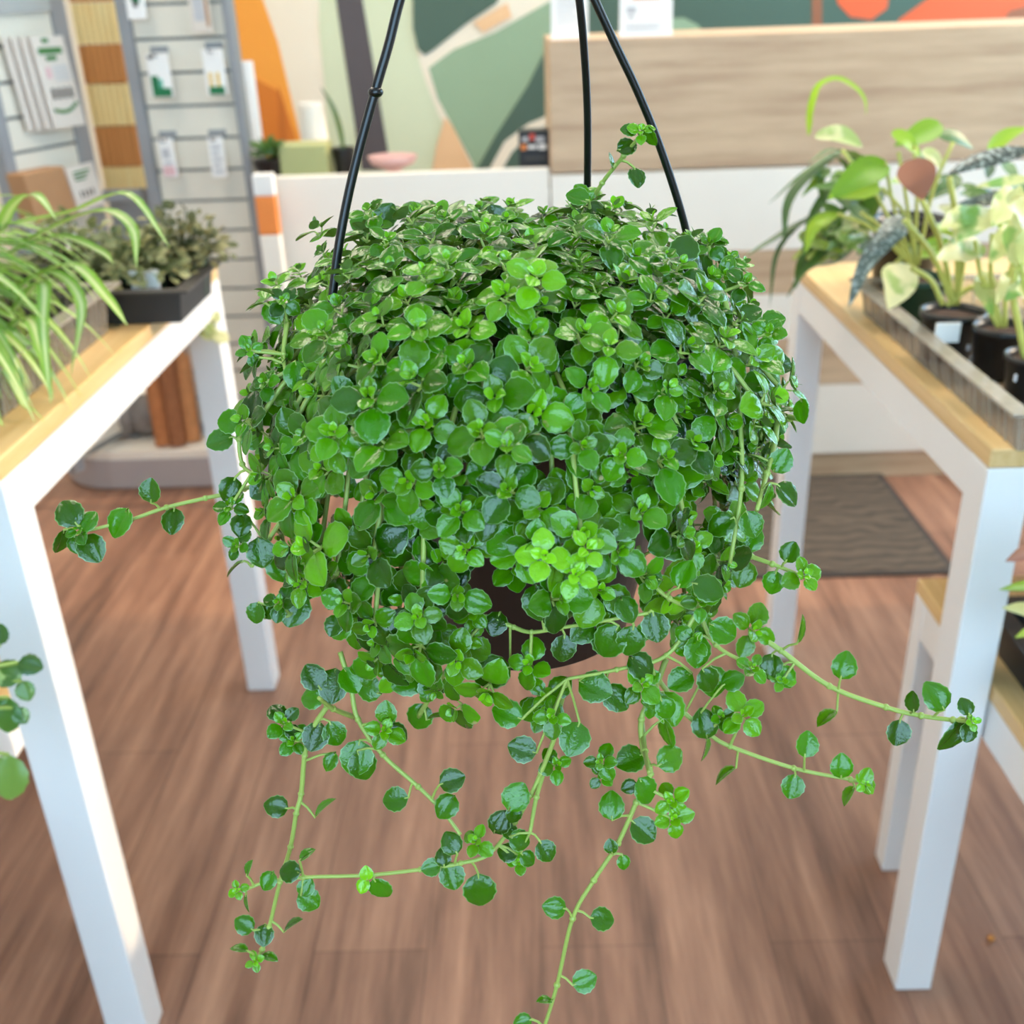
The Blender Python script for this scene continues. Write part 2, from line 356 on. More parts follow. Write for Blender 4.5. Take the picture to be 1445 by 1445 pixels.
mpoly(mb, [(1175, -60), (1182, 5), (1200, 24), (1230, 28), (1252, 12), (1262, -60)], 5, 6)
mpoly(mb, [(1272, 60), (1268, 28), (1300, 5), (1350, -30), (1500, -60), (1600, -60), (1600, 80)], 5, 6)
mpoly(mb, [(1400, 50), (1425, 15), (1480, 0), (1500, 60)], 8, 7)
tag(mb.build('mural', MUR), 'painted mural of green, cream and orange leaf shapes behind the reception desk', 'mural')

# ------------------------------------------------------------------ reception desk
YD = 2.455
t = thing('reception_desk', (.6, YD + .2, 0), 'white reception desk with banded wood front and raised wooden counter at right', 'desk')
xa, xs, xe = at(385, 250, y=YD).x, at(777, 240, y=YD).x, 2.05
MB().box((xa, YD, 0), (xs - .004, YD + .03, .78)).build('front_panel', WHITE, t, bevel=.003)
MB().box((xa, YD + .03, 0), (xs - .004, YD + .45, .72)).build('low_cabinet', WHITE, t, bevel=.004)
MB().box((xs, YD, .768), (xe, YD + .03, 1.04)).box((xs, YD + .03, .768), (xs + .02, YD + .4, 1.02)).build('wood_fascia', DESKWOOD, t, bevel=.003)
MB().box((xs, YD + .03, 1.02), (xe, YD + .4, 1.04)).build('raised_top', DESKWOOD, t)
MB().box((xs, YD + .03, .30), (xe, YD + .38, .764)).build('body', WHITE, t)
for z0, z1, mt, nm in ((.583, .764, WHITE, 'white_band'), (.479, .582, DESKWOOD, 'wood_band'), (.372, .478, WHITE, 'white_band'), (.252, .371, DESKWOOD, 'wood_band'), (.07, .251, WHITE, 'white_band')):
    MB().box((xs, YD, z0), (xe, YD + .03, z1)).build(nm, mt, t, bevel=.002)
MB().box((xs, YD + .03, 0), (xe, YD + .36, .07)).box((xs, YD + .01, 0), (xe, YD + .03, .068)).build('kickboard', DESKWOOD, t)

# things on the desk
zt = .7205
def on_low(px, y): return at(px, 236, y=y).x
p = Vector((at(435, 240, y=YD + .14).x, YD + .14, zt))
tag(MB().box((p.x - .055, p.y - .05, zt), (p.x + .055, p.y + .05, zt + .115)).build('storage_box', plain('sage_box', (170, 172, 118), .6), bevel=.004), 'sage green box on the white desk top beside the slatted display', 'box')
p = Vector((at(447, 225, y=YD + .30).x, YD + .30, zt))
tag(MB().lathe((p.x, p.y, zt), [(.03, 0), (.034, .01), (.034, .10), (.032, .15), (.028, .175), (.03, .19), (.026, .19), (.024, .15), (.024, .02)], 24).build('vase', WHITE, smooth=True), 'small white vase standing behind the green box on the desk', 'vase')
p = Vector((at(487, 236, y=YD + .16).x, YD + .16, zt))
t = thing('potted_plant', p, 'single dark upright leaf in a small black pot on the desk beside the green box', 'plant')
MB().lathe(p, [(.02, 0), (.026, .09), (.028, .09), (.028, .10), (.024, .10), (.022, .09)], 24).build('pot', BLACKP, t)
mb = MB(); blade(mb, catmull([p + Vector((0, 0, .09)), at(478, 180, y=p.y), at(468, 150, y=p.y), at(452, 122, y=p.y)]), ovate(.011), (1, -.5, .2), .2); mb.build('leaf', DARKL, t, True)
p = Vector((at(555, 233, y=YD + .1).x, YD + .1, zt))
tag(MB().lathe(p, [(.03, 0), (.032, .01), (.02, .02), (.018, .055), (.05, .068), (.058, .085), (.055, .085), (.046, .072), (.02, .07)], 36).build('dish', plain('pink_glaze', (216, 168, 160), .3), smooth=True), 'low pink footed dish on the desk beside the dark mural stripe', 'dish')
p = Vector((at(757, 236, y=YD + .12).x, YD + .12, zt))
t = thing('product_box', p, 'small black box with red and orange print at the foot of the raised counter', 'box')
MB().box((p.x - .04, p.y - .03, zt), (p.x + .034, p.y + .03, zt + .13)).build('carton', BLACKP, t, bevel=.002)
mb = MB(); xq = p.x - .037
for i, (dx, dz, ww, hh, mi) in enumerate(((.005, .052, .014, .010, 1), (.022, .055, .012, .014, 0), (.036, .05, .02, .012, 1), (.002, .034, .012, .012, 2), (.018, .036, .02, .008, 3), (.042, .034, .018, .012, 3), (.01, .012, .05, .006, 4))):
    mb.box((xq + dx, p.y - .0312, zt + .055 + dz), (xq + dx + ww, p.y - .0302, zt + .055 + dz + hh), mi)
mb.build('print', [plain('red_print', (214, 74, 50), .5), GREYINK, ORANGE, PAPER, INK], t)
p = Vector((at(383, 238, y=YD + .12).x, YD + .12, zt))
t = thing('potted_plant', p, 'tiny leafy plant in a black bowl at the end of the desk', 'plant')
MB().lathe(p, [(.02, 0), (.03, .05), (.038, .068), (.042, .085), (.038, .085), (.03, .07)], 24).build('pot', BLACKP, t)
mb = MB()
for k in range(26):
    a = random.random() * 6.28; e = random.uniform(.3, 1.4); d = Vector((math.cos(a) * math.cos(e), math.sin(a) * math.cos(e), math.sin(e)))
    add_leaf(mb, p + Vector((0, 0, .08)) + d * random.uniform(.01, .04), d, Vector((0, -.4, 1)), .028, random.random() * .6)
mb.build('foliage', DARKL, t, True)
# banded post at the desk end
p = Vector((-.560, 2.40, 0))
t = thing('display_post', (p.x, p.y, 0), 'narrow white post with an orange band between slatted display and desk', 'post')
ww = .023
for z0, z1, m_, nm in ((0, .666, WHITE, 'lower_section'), (.666, .75, ORANGE, 'orange_band'), (.75, .797, PAPER, 'upper_section')):
    MB().box((p.x - ww, p.y - ww * .6, z0), (p.x + ww, p.y + ww * .6, z1)).build(nm, m_, t, bevel=.004)
p = at(357, 215, y=YD + .5)
tag(MB().lathe((p.x, p.y, 0), [(.03, 0), (.03, 1.0), (.028, 1.0)], 20).build('paper_roll', PAPER, smooth=False), 'tall white paper roll standing in front of the orange mural', 'paper roll')
# sign on raised counter
zt2 = 1.04
p = at(911, 58, y=YD + .06); x0, x1 = at(874, 58, y=YD + .06).x, at(948, 58, y=YD + .06).x
t = thing('counter_sign', (p.x, YD + .06, zt2), 'white counter sign with a round coloured emblem on the raised counter', 'sign')
MB().box((x0, YD + .06, zt2), (x1, YD + .066, zt2 + .19)).box((x0, YD + .04, zt2), (x1, YD + .09, zt2 + .004)).build('panel', PAPER, t)
mb = MB(); cx, cz = (x0 + x1) / 2, zt2 + .118
for k, mi in enumerate((0, 1, 2, 3)):
    a0, a1 = k * math.pi / 2 + .3, (k + 1) * math.pi / 2 + .2
    q = [(cx + r * math.cos(a), YD + .0595, cz + r * math.sin(a)) for r, rngs in ((.033, np.linspace(a0, a1, 8)), (.019, np.linspace(a1, a0, 8))) for a in rngs]
    mb.poly_prism(q, Vector((0, .0012, 0)), mi)
for k in range(6): mb.box((cx - .028 + k * .0095, YD + .0588, zt2 + .072), (cx - .021 + k * .0095, YD + .06, zt2 + .079), 0)
mb.box((cx - .042, YD + .0588, zt2 + .045), (cx - .022, YD + .06, zt2 + .058), 4).box((cx - .038, YD + .0588, zt2 + .035), (cx - .026, YD + .06, zt2 + .042), 4)
for k in range(4): mb.box((cx - .045, YD + .0588, zt2 + .008 + k * .005), (cx + .04 - .01 * (k % 2), YD + .06, zt2 + .010 + k * .005), 4)
mb.build('print', [ORANGE, YELLOW, TEAL, BLUEINK, GREYINK], t)
x0, x1 = at(778, 55, y=YD + .08).x, at(830, 55, y=YD + .08).x
t = thing('paper_notice', ((x0 + x1) / 2, YD + .08, zt2), 'plain white paper notice at the corner of the raised counter behind the rear wire', 'notice')
MB().box((x0, YD + .08, zt2), (x1, YD + .086, zt2 + .2)).box((x0, YD + .06, zt2), (x1, YD + .11, zt2 + .004)).build('panel', PAPER, t)
mb = MB()
for k in range(14): mb.box((x0 + .012, YD + .0792, zt2 + .03 + k * .011), (x1 - .014 - .008 * (k % 3), YD + .08, zt2 + .033 + k * .011))
mb.build('print', GREYINK, t)

# ------------------------------------------------------------------ slatted display tower
YS = 2.62
base_c = Vector((-.98, 2.80, 0))
t = thing('slatwall_display', base_c, 'grey framed slatted display tower on a rounded white base', 'display stand')
def rounded_rect(cx, cy, hx, hy, r, n=6):
    P = []
    for sx, sy, a0 in ((1, 1, 0), (-1, 1, 90), (-1, -1, 180), (1, -1, 270)):
        for k in range(n + 1):
            a = math.radians(a0 + 90 * k / n); P.append((cx + sx * (hx - r) + r * math.cos(a), cy + sy * (hy - r) + r * math.sin(a)))
    return P
rr = rounded_rect(-.94, 2.82, .31, .31, .17)
MB().poly_prism([(x, y, .005) for x, y in rr], Vector((0, 0, .08))).build('base', plain('grey_plinth', (176, 166, 164), .4), t)
rr2 = rounded_rect(-.94, 2.82, .305, .305, .17)
MB().poly_prism([(x, y, .085) for x, y in rr2], Vector((0, 0, .02))).build('base_top', WHITE, t)
pxl, pxr = at(186, 100, y=YS).x, at(345, 150, y=YS).x
z0, z1 = .12, 1.62
mb = MB(); pitch = .0715; zz = z0 + .02; nsl = 0
while zz < z1:
    mb.box((pxl + .02, YS, zz), (pxr - .02, YS + .018, zz + pitch - .007), 0); zz += pitch
mb.box((pxl + .02, YS + .008, z0), (pxr - .02, YS + .03, z1), 1)
mb.build('front_slats', [SLAT, GROOVE], t)
MB().box((pxl - .010, YS - .012, z0 - .02), (pxl + .018, YS + .035, z1)).build('post', GREY, t, bevel=.003)
MB().box((pxr - .02, YS - .012, z0 - .02), (pxr, YS + .035, z1)).build('post', GREY, t, bevel=.003)
# side panel, turned 36 degrees
e = at(192, 608, z=.11); e.z = 0; e2 = at(109, 655, z=.11); e2.z = 0; PW = (e2 - e).length
du = (e2 - e).normalized(); nn_ = Vector((-du.y, du.x, 0))
def side(u, v, z): return e + du * u + nn_ * v + Vector((0, 0, z))
def sidebox(mb, u0, u1, v0, v1, a, b, mat):
    V = [side(u, v, z) for z in (a, b) for u, v in ((u0, v0), (u1, v0), (u1, v1), (u0, v1))]
    mb.add([tuple(q) for q in V], [(0, 1, 2, 3), (7, 6, 5, 4), (0, 4, 5, 1), (1, 5, 6, 2), (2, 6, 7, 3), (3, 7, 4, 0)], mat)
mb = MB(); zz = z0 + .02
while zz < z1: sidebox(mb, .03, PW, 0, .018, zz, zz + .064, 0); zz += .0715
sidebox(mb, .03, PW, -.012, .008, z0, z1, 1); mb.build('side_slats', [SLAT, GROOVE], t)
mb = MB(); sidebox(mb, -.02, .03, -.012, .022, z0 - .02, z1, 0); mb.build('post', GREY, t)
mb = MB(); sidebox(mb, PW, PW + .03, -.012, .022, z0 - .02, z1, 0); mb.build('post', GREY, t)
q1, q2 = at(158, 275, y=2.64), at(208, 275, y=2.64)
MB().box((q1.x - .02, 2.632, q1.z - .014), (q2.x - .012, 2.65, q1.z + .012)).build('cross_rail', GREY, t)
# wooden slat stack standing between the panels
yb = 2.72; xl_, xr_ = at(106, 44, y=yb).x, at(168, 44, y=yb).x
t2 = thing('wooden_slat_stack', ((xl_ + xr_) / 2, yb + .04, 0), 'column of pale and brown wooden slat bundles between the grey slatted panels', 'wooden slats')
PALEW = wood('pale_slat_wood', (250, 204, 124), (255, 232, 170), 'Z', .5, 9, 20); BRNW = wood('brown_slat_wood', (196, 122, 58), (222, 148, 78), 'Z', .5, 9, 20)
zs = [at(140, yy, y=yb).z for yy in (-90, 2, 62, 118, 178, 236, 268)]
for i in range(6):
    mb = MB(); k = 7; sw = (xr_ - xl_) / k
    for j in range(k): mb.box((xl_ + j * sw, yb, zs[i + 1]), (xl_ + (j + 1) * sw - .003, yb + .05 + .004 * (j % 2), zs[i] - .002))
    mb.build('pale_bundle' if i % 2 else 'brown_bundle', PALEW if i % 2 else BRNW, t2)
mb = MB(); mb.box((xl_ - .0, yb + .005, .105), (xr_, yb + .045, zs[6])); mb.build('stand', GREY, t2)

# hooks and hanging packets on the front slats
def packet(px0, py0, px1, py1, kind, label, lean=0):
    y = YS - .03; a, b = at(px0, py0, y=y), at(px1, py1, y=y); x0, x1, zt_, zb = a.x, b.x, a.z, b.z
    t = thing('hanging_packet', ((x0 + x1) / 2, y, zb), label, 'packet', 'packets hanging on the front slats')
    m_ = {'grey': CREAMP}.get(kind, PAPER)
    MB().box((x0, y - .004, zb), (x1, y + .004, zt_)).build('card', m_, t, bevel=.002)
    MB().tube([((x0 + x1) / 2, YS, zt_ - .006), ((x0 + x1) / 2, y - .03, zt_ - .004), ((x0 + x1) / 2, y - .035, zt_ + .006)], .003, 6).box(((x0 + x1) / 2 - .02, YS - .006, zt_ + .001), ((x0 + x1) / 2 + .02, YS - .0005, zt_ + .014)).build('hook', GREY, t)
    mb = MB(); W, Hh = x1 - x0, zt_ - zb; yy = y - .0052
    def bar(u0, v0, u1, v1, mi): mb.box((x0 + W * u0, yy, zb + Hh * v0), (x0 + W * u1, y - .003, zb + Hh * v1), mi)
    if kind == 'plant': bar(.32, .45, .5, .62, 0); bar(.5, .4, .75, .55, 0); bar(.4, .3, .62, .46, 2)
    elif kind == 'tool': bar(.1, .02, .42, .5, 0); bar(.42, .02, .95, .22, 0); bar(.35, .22, .6, .42, 1); bar(.1, .88, .3, .96, 2)
    elif kind == 'fork': bar(.2, .2, .36, .5, 3); bar(.56, .2, .72, .5, 3); bar(.15, .02, .9, .2, 0)
    elif kind == 'pink': bar(.2, .5, .7, .75, 4); bar(.1, .05, .9, .3, 5); bar(.25, .34, .8, .42, 4)
    elif kind == 'text':
        for k in range(5): bar(.2, .12 + k * .15, .8 - .1 * (k % 2), .2 + k * .15, 4)
    else: bar(.2, .2, .75, .6, 4); bar(.1, .7, .4, .95, 3); bar(.8, .1, .95, .95, 6)
    mb.build('print', [DGREEN, TEAL, INK, YELLOW, GREYINK, PINK, KRAFT], t)
packet(172, -30, 208, 27, 'plant', 'white packet with a small dark plant picture, top row of the front slats')
packet(260, -40, 300, 46, 'grey', 'crinkled grey and brown packet, top row of the front slats')
packet(205, 76, 246, 137, 'tool', 'white packet with a green and teal print, middle row of the front slats')
packet(284, 70, 322, 134, 'fork', 'white packet with green and yellow prongs, middle row of the front slats')
packet(222, 196, 252, 250, 'pink', 'white packet with pale pink print, lowest row of the front slats')
packet(292, 194, 322, 250, 'text', 'white packet with grey lettering, lowest row of the front slats')
# big packets fanned on the side panel
def onpanel(px, py, off):
    d = ray(px, py); o = e + nn_ * off
    return CAM + d * ((o - CAM).dot(nn_) / d.dot(nn_))
def side_packet(corners, yv, mats, label, n=1, kind='stake'):
    TL, TR, BR, BL = [onpanel(px, py, yv) for px, py in corners]; BR = TR + BL - TL
    t = thing('stake_packet', (BL + BR) / 2, label, 'packet')
    nrm = (TR - TL).cross(BL - TL).normalized(); nrm = nrm if nrm.y < 0 else -nrm
    mb = MB()
    for k in range(n):
        o = (TL - TR) * (.16 * k) - nrm * .010 * k
        mb.poly_prism([tuple(q + o) for q in (TL, TR, BR, BL)], -nrm * .004, 0)
    mb.build('card', mats[0], t)
    mb = MB()
    def bar(u0, v0, u1, v1, mi):
        P = [TL.lerp(TR, u).lerp(BL.lerp(BR, u), v) + nrm * .0014 for u, v in ((u0, v0), (u1, v0), (u1, v1), (u0, v1))]
        mb.poly_prism([tuple(q) for q in P], -nrm * .001, mi)
    if kind == 'stake':
        bar(.3, .02, .5, .07, 1); bar(.12, .12, .85, .19, 1); bar(.3, .21, .62, .26, 1)
        for k in range(5): bar(.42, .32 + k * .035, .9, .335 + k * .035, 3)
        bar(.2, .33, .34, .45, 2)
        for k in range(4): bar(.2 + k * .18, .56, .3 + k * .18, .68, 0)
        for k in range(8): u = .12 + k * .1; s_ = .80 + .05 * math.sin(k / 7 * 3.1) - .008 * k; bar(u, s_ - .02, u + .105, s_ + .02, 1)
    else:
        for k in range(3): bar(.2, .12 + .08 * k, .8 - .1 * k, .16 + .08 * k, 1)
        for k in range(4): bar(.25 + .14 * k, .56, .30 + .14 * k, .7, 0)
    mb.build('print', [INK, GINK, PINK, GREYINK], t)
    return t
side_packet([(42, 52), (88, 50), (133, 170), (78, 182)], .062, [CREAMP], 'fanned sheaf of white label packets with brown and green print on the side slats', 4)
side_packet([(92, 238), (130, 228), (158, 288), (112, 300)], .075, [CREAMP], 'white fronted brown packet leaning below the fanned sheaf', 1, 'small')
A_, B_, C_, D_ = [onpanel(px, py, .07) for px, py in ((32, 246), (90, 234), (112, 298), (55, 318))]
tag(MB().poly_prism([tuple(v) for v in (A_, B_, C_, D_)], nn_ * -.05).build('kraft_box', KRAFT, bevel=.004), 'brown kraft box beside the white fronted packet on the side slats', 'box')
A_, B_, C_, D_ = [onpanel(px, py, .03) for px, py in ((-40, -60), (55, -70), (72, 16), (-20, 22))]
tag(MB().poly_prism([tuple(v) for v in (A_, B_, C_, D_)], nn_ * -.011).build('stake_packet', plain('grey_card', (168, 168, 164), .6)), 'grey packet hanging at the top of the side slats', 'packet')
# bundle of coir poles on the base
for i, (pxb, pyb, pxt, pyt, lab) in enumerate(((232, 628, 205, 470, 'brown coir pole leaning at the left of the bundle on the white base'), (252, 628, 228, 468, 'brown coir pole in the middle of the bundle on the white base'), (272, 622, 250, 462, 'brown coir pole at the right of the bundle beside the table leg'))):
    b_ = at(pxb, pyb, z=.107); q = at(pxt, pyt, y=b_.y + .06)
    tag(MB().tube([b_, b_.lerp(q, .5), q], .022, 14).build('coir_pole', [plain('coir%d' % i, ((176, 112, 68), (150, 96, 62), (190, 130, 84))[i], .9, var=.35, scale=60, bump=.8)]), lab, 'pole', 'coir poles on the display base')
for i, (px, py, lab) in enumerate(((170, 622, 'clear bag of grey gravel on the base nearest the table edge'), (205, 618, 'clear bag of grey gravel on the base beside the coir poles'))):
    b_ = at(px, py, z=.107)
    mb = MB(); mb.ball(b_ + Vector((0, .03, .055)), (.05, .055), None, 14, 8)
    tag(mb.build('gravel_bag', plain('gravel_bag%d' % i, (136, 128, 124), .5, var=.5, scale=70, bump=.8), smooth=True), lab, 'bag', 'gravel bags on the display base')

# ------------------------------------------------------------------ tables
def table(name, x0, x1, y0, y1, ztop, label, leg=(.049, .047), apron=.047, slab=.02, group='white display tables with wooden tops', notch=None):
    t = thing(name, ((x0 + x1) / 2, (y0 + y1) / 2, 0), label, 'table', group)
    zc = ztop - slab
    mb = MB()
    if notch: mb.box((x0, y0, zc), (x1, notch[0], ztop)).box((notch[2], notch[0], zc), (x1, notch[1], ztop)).box((x0, notch[1], zc), (x1, y1, ztop))
    else: mb.box((x0, y0, zc), (x1, y1, ztop))
    mb.build('tabletop', OAK, t, bevel=0 if notch else .002)
    for lx in (x0, x1 - leg[0]):
        for ly in (y0, y1 - leg[1]):
            MB().box((lx, ly, 0), (lx + leg[0], ly + leg[1], zc - .0005)).build('leg', TABLEW, t, bevel=.002)
    za, zb_, th = zc - apron, zc - .001, .018
    for ya, yb2 in (((y0 + leg[1], notch[0]), (notch[1], y1 - leg[1])) if notch else ((y0 + leg[1], y1 - leg[1]),)):
        MB().box((x0 + .0012, ya, za), (x0 + th, yb2, zb_)).build('apron', TABLEW, t)
    MB().box((x1 - th, y0 + leg[1], za), (x1 - .0012, y1 - leg[1], zb_)).build('apron', TABLEW, t)
    MB().box((x0 + leg[0], y0 + .0012, za), (x1 - leg[0], y0 + th, zb_)).build('apron', TABLEW, t)
    MB().box((x0 + leg[0], y1 - th, za), (x1 - leg[0], y1 - .0012, zb_)).build('apron', TABLEW, t)
    return t
table('display_table', -1.22, -.473, .866, 1.642, .765, 'white table with wooden top holding the spider plant tray')
table('display_table', .437, 1.187, .922, 1.70, .725, 'white table with wooden top holding the lime and cream leaved pots', (.044, .047))
table('low_bench', .4825, .93, .42, 1.152, .455, 'low white bench with wooden top under the right display table', (.045, .032), .05, .02, 'low benches under the display tables')
table('low_bench', -1.0, -.562, .42, 1.085, .468, 'low white bench with wooden top behind the leg of the left display table', (.045, .032), .05, .02, 'low benches under the display tables')

# ------------------------------------------------------------------ rug, crumb
m, nt, b = new_mat('leaf_pattern_mat')
tc = nt.nodes.new('ShaderNodeTexCoord'); wv = nt.nodes.new('ShaderNodeTexWave'); wv.wave_type = 'RINGS'; wv.inputs['Scale'].default_value = 9; wv.inputs['Distortion'].default_value = 8; wv.inputs['Detail'].default_value = 2
nt.links.new(tc.outputs['Object'], wv.inputs['Vector']); cr = nt.nodes.new('ShaderNodeValToRGB'); cr.color_ramp.elements[0].color = lin((64, 55, 47)); cr.color_ramp.elements[1].color = lin((92, 79, 66))
nt.links.new(wv.outputs['Fac'], cr.inputs['Fac']); nt.links.new(cr.outputs['Color'], b.inputs['Base Color']); b.inputs['Roughness'].default_value = .95
bp = nt.nodes.new('ShaderNodeBump'); bp.inputs['Strength'].default_value = .5; nt.links.new(wv.outputs['Fac'], bp.inputs['Height']); nt.links.new(bp.outputs['Normal'], b.inputs['Normal'])
t = thing('door_mat', (.6, 2.2, 0), 'dark brown patterned floor mat in front of the reception desk', 'mat')
MB().box((.30, 1.965, .0005), (.885, 2.45, .008)).build('pile', m, t, bevel=.003)
MB().box((.285, 1.95, .0002), (.30, 2.465, .006)).box((.885, 1.95, .0002), (.90, 2.465, .006)).box((.30, 1.95, .0002), (.885, 1.965, .006)).box((.30, 2.45, .0002), (.885, 2.465, .006)).build('border', plain('mat_edge', (58, 50, 46), .8), t)
p = at(1398, 1327, z=0)
tag(MB().ball(p + Vector((0, 0, .004)), (.005, .004), None, 7, 5).build('dry_crumb', plain('dry_leaf', (196, 128, 60), .8)), 'tiny orange dry leaf crumb on the floor beside the right table leg', 'crumb')

# ------------------------------------------------------------------ trays
def tray(name, x0, x1, y0, y1, z, h, label, mats=None, ribs=True, group=None):
    t = thing(name, ((x0 + x1) / 2, (y0 + y1) / 2, z), label, 'tray', group)
    body, rim = mats or (CLEAR, CLEARRIM)
    mb = MB(); pts = []
    def seg(a, b):
        a, b = Vector(a), Vector(b); L = (b - a).length; n = max(2, int(L / .006)); d = (b - a).normalized(); nr = Vector((d.y, -d.x, 0))
        for k in range(n): pts.append(a + d * (L * k / n) + nr * (.0022 if k % 2 else 0) * (1 if ribs else 0))
    i = .008
    seg((x0 + i, y0 + i, 0), (x1 - i, y0 + i, 0)); seg((x1 - i, y0 + i, 0), (x1 - i, y1 - i, 0)); seg((x1 - i, y1 - i, 0), (x0 + i, y1 - i, 0)); seg((x0 + i, y1 - i, 0), (x0 + i, y0 + i, 0))
    n = len(pts); cx, cy = (x0 + x1) / 2, (y0 + y1) / 2
    V = [(p.x, p.y, z + .002) for p in pts] + [(cx + (p.x - cx) * 1.03, cy + (p.y - cy) * 1.012, z + h) for p in pts]
    mb.add(V, [(k, (k + 1) % n, (k + 1) % n + n, k + n) for k in range(n)])
    if ribs:
        mb.cur = 1
        for k in range(0, n, 3): mb.tube([V[k], V[k + n]], .0011, 4, 1, False)
    mb.build('wall', [body, CLEARRIM], t)
    MB().box((x0 + i, y0 + i, z + .0008), (x1 - i, y1 - i, z + .002)).build('base', body, t)
    r = .012
    MB().box((x0 - r, y0 - r, z + h), (x1 + r, y0 + r * .6, z + h + .003)).box((x0 - r, y1 - r * .6, z + h), (x1 + r, y1 + r, z + h + .003)).box((x0 - r, y0 + r * .6, z + h), (x0 + r * .6, y1 - r * .6, z + h + .003)).box((x1 - r * .6, y0 + r * .6, z + h), (x1 + r, y1 - r * .6, z + h + .003)).build('rim', rim, t)
    return t
tray('plant_tray', -.95, -.507, .66, 1.285, .7655, .055, 'clear ribbed plastic tray under the spider plant')
tray('plant_tray', .449, .94, .905, 1.40, .7255, .042, 'clear ribbed plastic tray holding the black and green pots')
DTRAY = plain('dark_tray_plastic', (40, 40, 42), .5); DTRAY2 = plain('dark_tray_rim', (62, 58, 56), .45)
tray('plant_tray', -.86, -.425, 1.30, 1.465, .7655, .042, 'black plastic tray holding the small leaved plants on the left table', (DTRAY, DTRAY2), False)
tray('plant_tray', .502, .88, .62, .985, .4555, .06, 'black plastic tray on the low right bench', (DTRAY, DTRAY2), False)

# ------------------------------------------------------------------ pots with plants
def pot(parent, c, r, h, mat, taper=.8, soil=True):
    c = Vector(c)
    MB().lathe(c, [(r * taper * .9, .001), (r * taper, .004), (r * .96, h * .86), (r * 1.03, h * .87), (r * 1.04, h), (r * .96, h), (r * .93, h * .86), (r * .9, h * .8)], 36).build('pot', mat, parent, True)
    if soil: MB().lathe(c, [(r * .9, h * .80), (r * .92, h * .86), (r * .5, h * .88), (.001, h * .885)], 28).build('soil', SOIL, parent, True)
# spider plant
pc = Vector((-.61, 1.03, .768))
t = thing('spider_plant', pc, 'spider plant with long arching striped leaves in a dark pot on the left table', 'plant')
pot(t, pc, .05, .085, plain('charcoal_pot', (34, 36, 42), .4))
mb = MB(); cr_ = pc + Vector((0, 0, .085))
for k in range(230):
    a = random.uniform(0, 2 * math.pi); e = math.radians(random.uniform(20, 84)); L = random.uniform(.12, .24); g = random.uniform(.75, 1.25)
    out = Vector((math.cos(a), math.sin(a), 0)); b0 = cr_ + out * random.uniform(0, .02); sp_ = []; v = out * math.cos(e) + Vector((0, 0, math.sin(e))); q = b0.copy()
    for i in range(13):
        sp_.append(q.copy()); q = q + v * L / 12; v = (v + Vector((0, 0, -.235 * g))).normalized() if v.z > -.93 else v
        if q.x < -.475 and q.z < .775: q.z = .775 + .002 * random.random(); v.z = 0
    blade(mb, sp_, strap(random.uniform(.005, .0085)), (0, 0, 1), .35, young=random.random() * .6)
for px_ in ([(20, 440), (60, 400), (120, 440), (160, 520), (72, 570)][:2] + [(62, 470), (72, 570)], [(10, 470), (40, 450), (60, 500), (75, 565)], [(10, 360), (80, 335), (140, 355), (160, 372)], [(0, 330), (20, 290), (50, 276), (80, 310)], [(30, 400), (100, 375), (150, 420), (180, 460)], [(10, 420), (70, 385), (115, 430), (100, 530)], [(0, 320), (100, 300), (180, 275), (240, 350)], [(20, 350), (130, 300), (185, 320), (193, 378)]):
    n_ = len(px_); sp_ = catmull([at(a, b, y=1.04 - .03 * i) for i, (a, b) in enumerate(px_)], 5)
    blade(mb, sp_, strap(.0075), (0, 0, 1), .35, young=.3)
mb.build('leaves', SPIDER, t, True)
# small leaved variegated plants in dark tray
def bush(name, c, r, h, potmat, leafmat, label, rad, n, lsize, lab=None, squash=.75, droop=0.0, up=.02):
    c = Vector(c); t = thing(name, c, label, 'plant'); pot(t, c, r, h, potmat)
    mb = MB(); o = c + Vector((0, 0, h * .9))
    for k in range(n):
        a = random.uniform(0, 6.283); e = math.asin(random.uniform(-.35, 1)); d = Vector((math.cos(a) * math.cos(e), math.sin(a) * math.cos(e), math.sin(e)))
        q = o + Vector((d.x * rad, d.y * rad, d.z * rad * squash + up)) * random.uniform(.55, 1.05)
        q.z -= droop * max(0, (Vector((q.x - o.x, q.y - o.y, 0)).length / rad - .5))
        if k % 3 == 0: mb.tube([o, o.lerp(q, .5) + Vector((0, 0, .012)), q], .0011, 4, 0, False)
        add_leaf(mb, q, d + Vector((random.gauss(0, .4), random.gauss(0, .4), random.gauss(0, .3))), d + Vector((0, -.3, .8)), lsize * random.uniform(.7, 1.25), random.random() ** 2, random.uniform(.8, 1.05))
    mb.build('foliage', leafmat, t, True)
    if lab:
        q = at(*lab, y=c.y - r * 1.02 - .006); MB().box((q.x - .018, q.y - .002, q.z - .014), (q.x + .018, q.y, q.z + .014)).build('label', PAPER, t)
    return t
bush('potted_plant', (-.50, 1.375, .768), .034, .052, GREENPOT, OLIVE, 'olive and cream small leaved plant in a green pot with white label', .062, 260, .013, (205, 397), .7, 0, .012)
bush('potted_plant', (-.455, 1.43, .768), .03, .05, GREENPOT, leaf_mat('dark_olive_leaf', (52, 66, 36), (84, 92, 50), (160, 150, 100), .5, .25, edge=(150, 150, 104), under=None), 'darker olive small leaved plant at the far end of the left table', .06, 260, .012, None, .9, 0, .018)
bush('potted_plant', (-.60, 1.40, .768), .034, .055, GREENPOT, OLIVE, 'pale olive plant in a green pot behind the spider plant', .065, 200, .014)
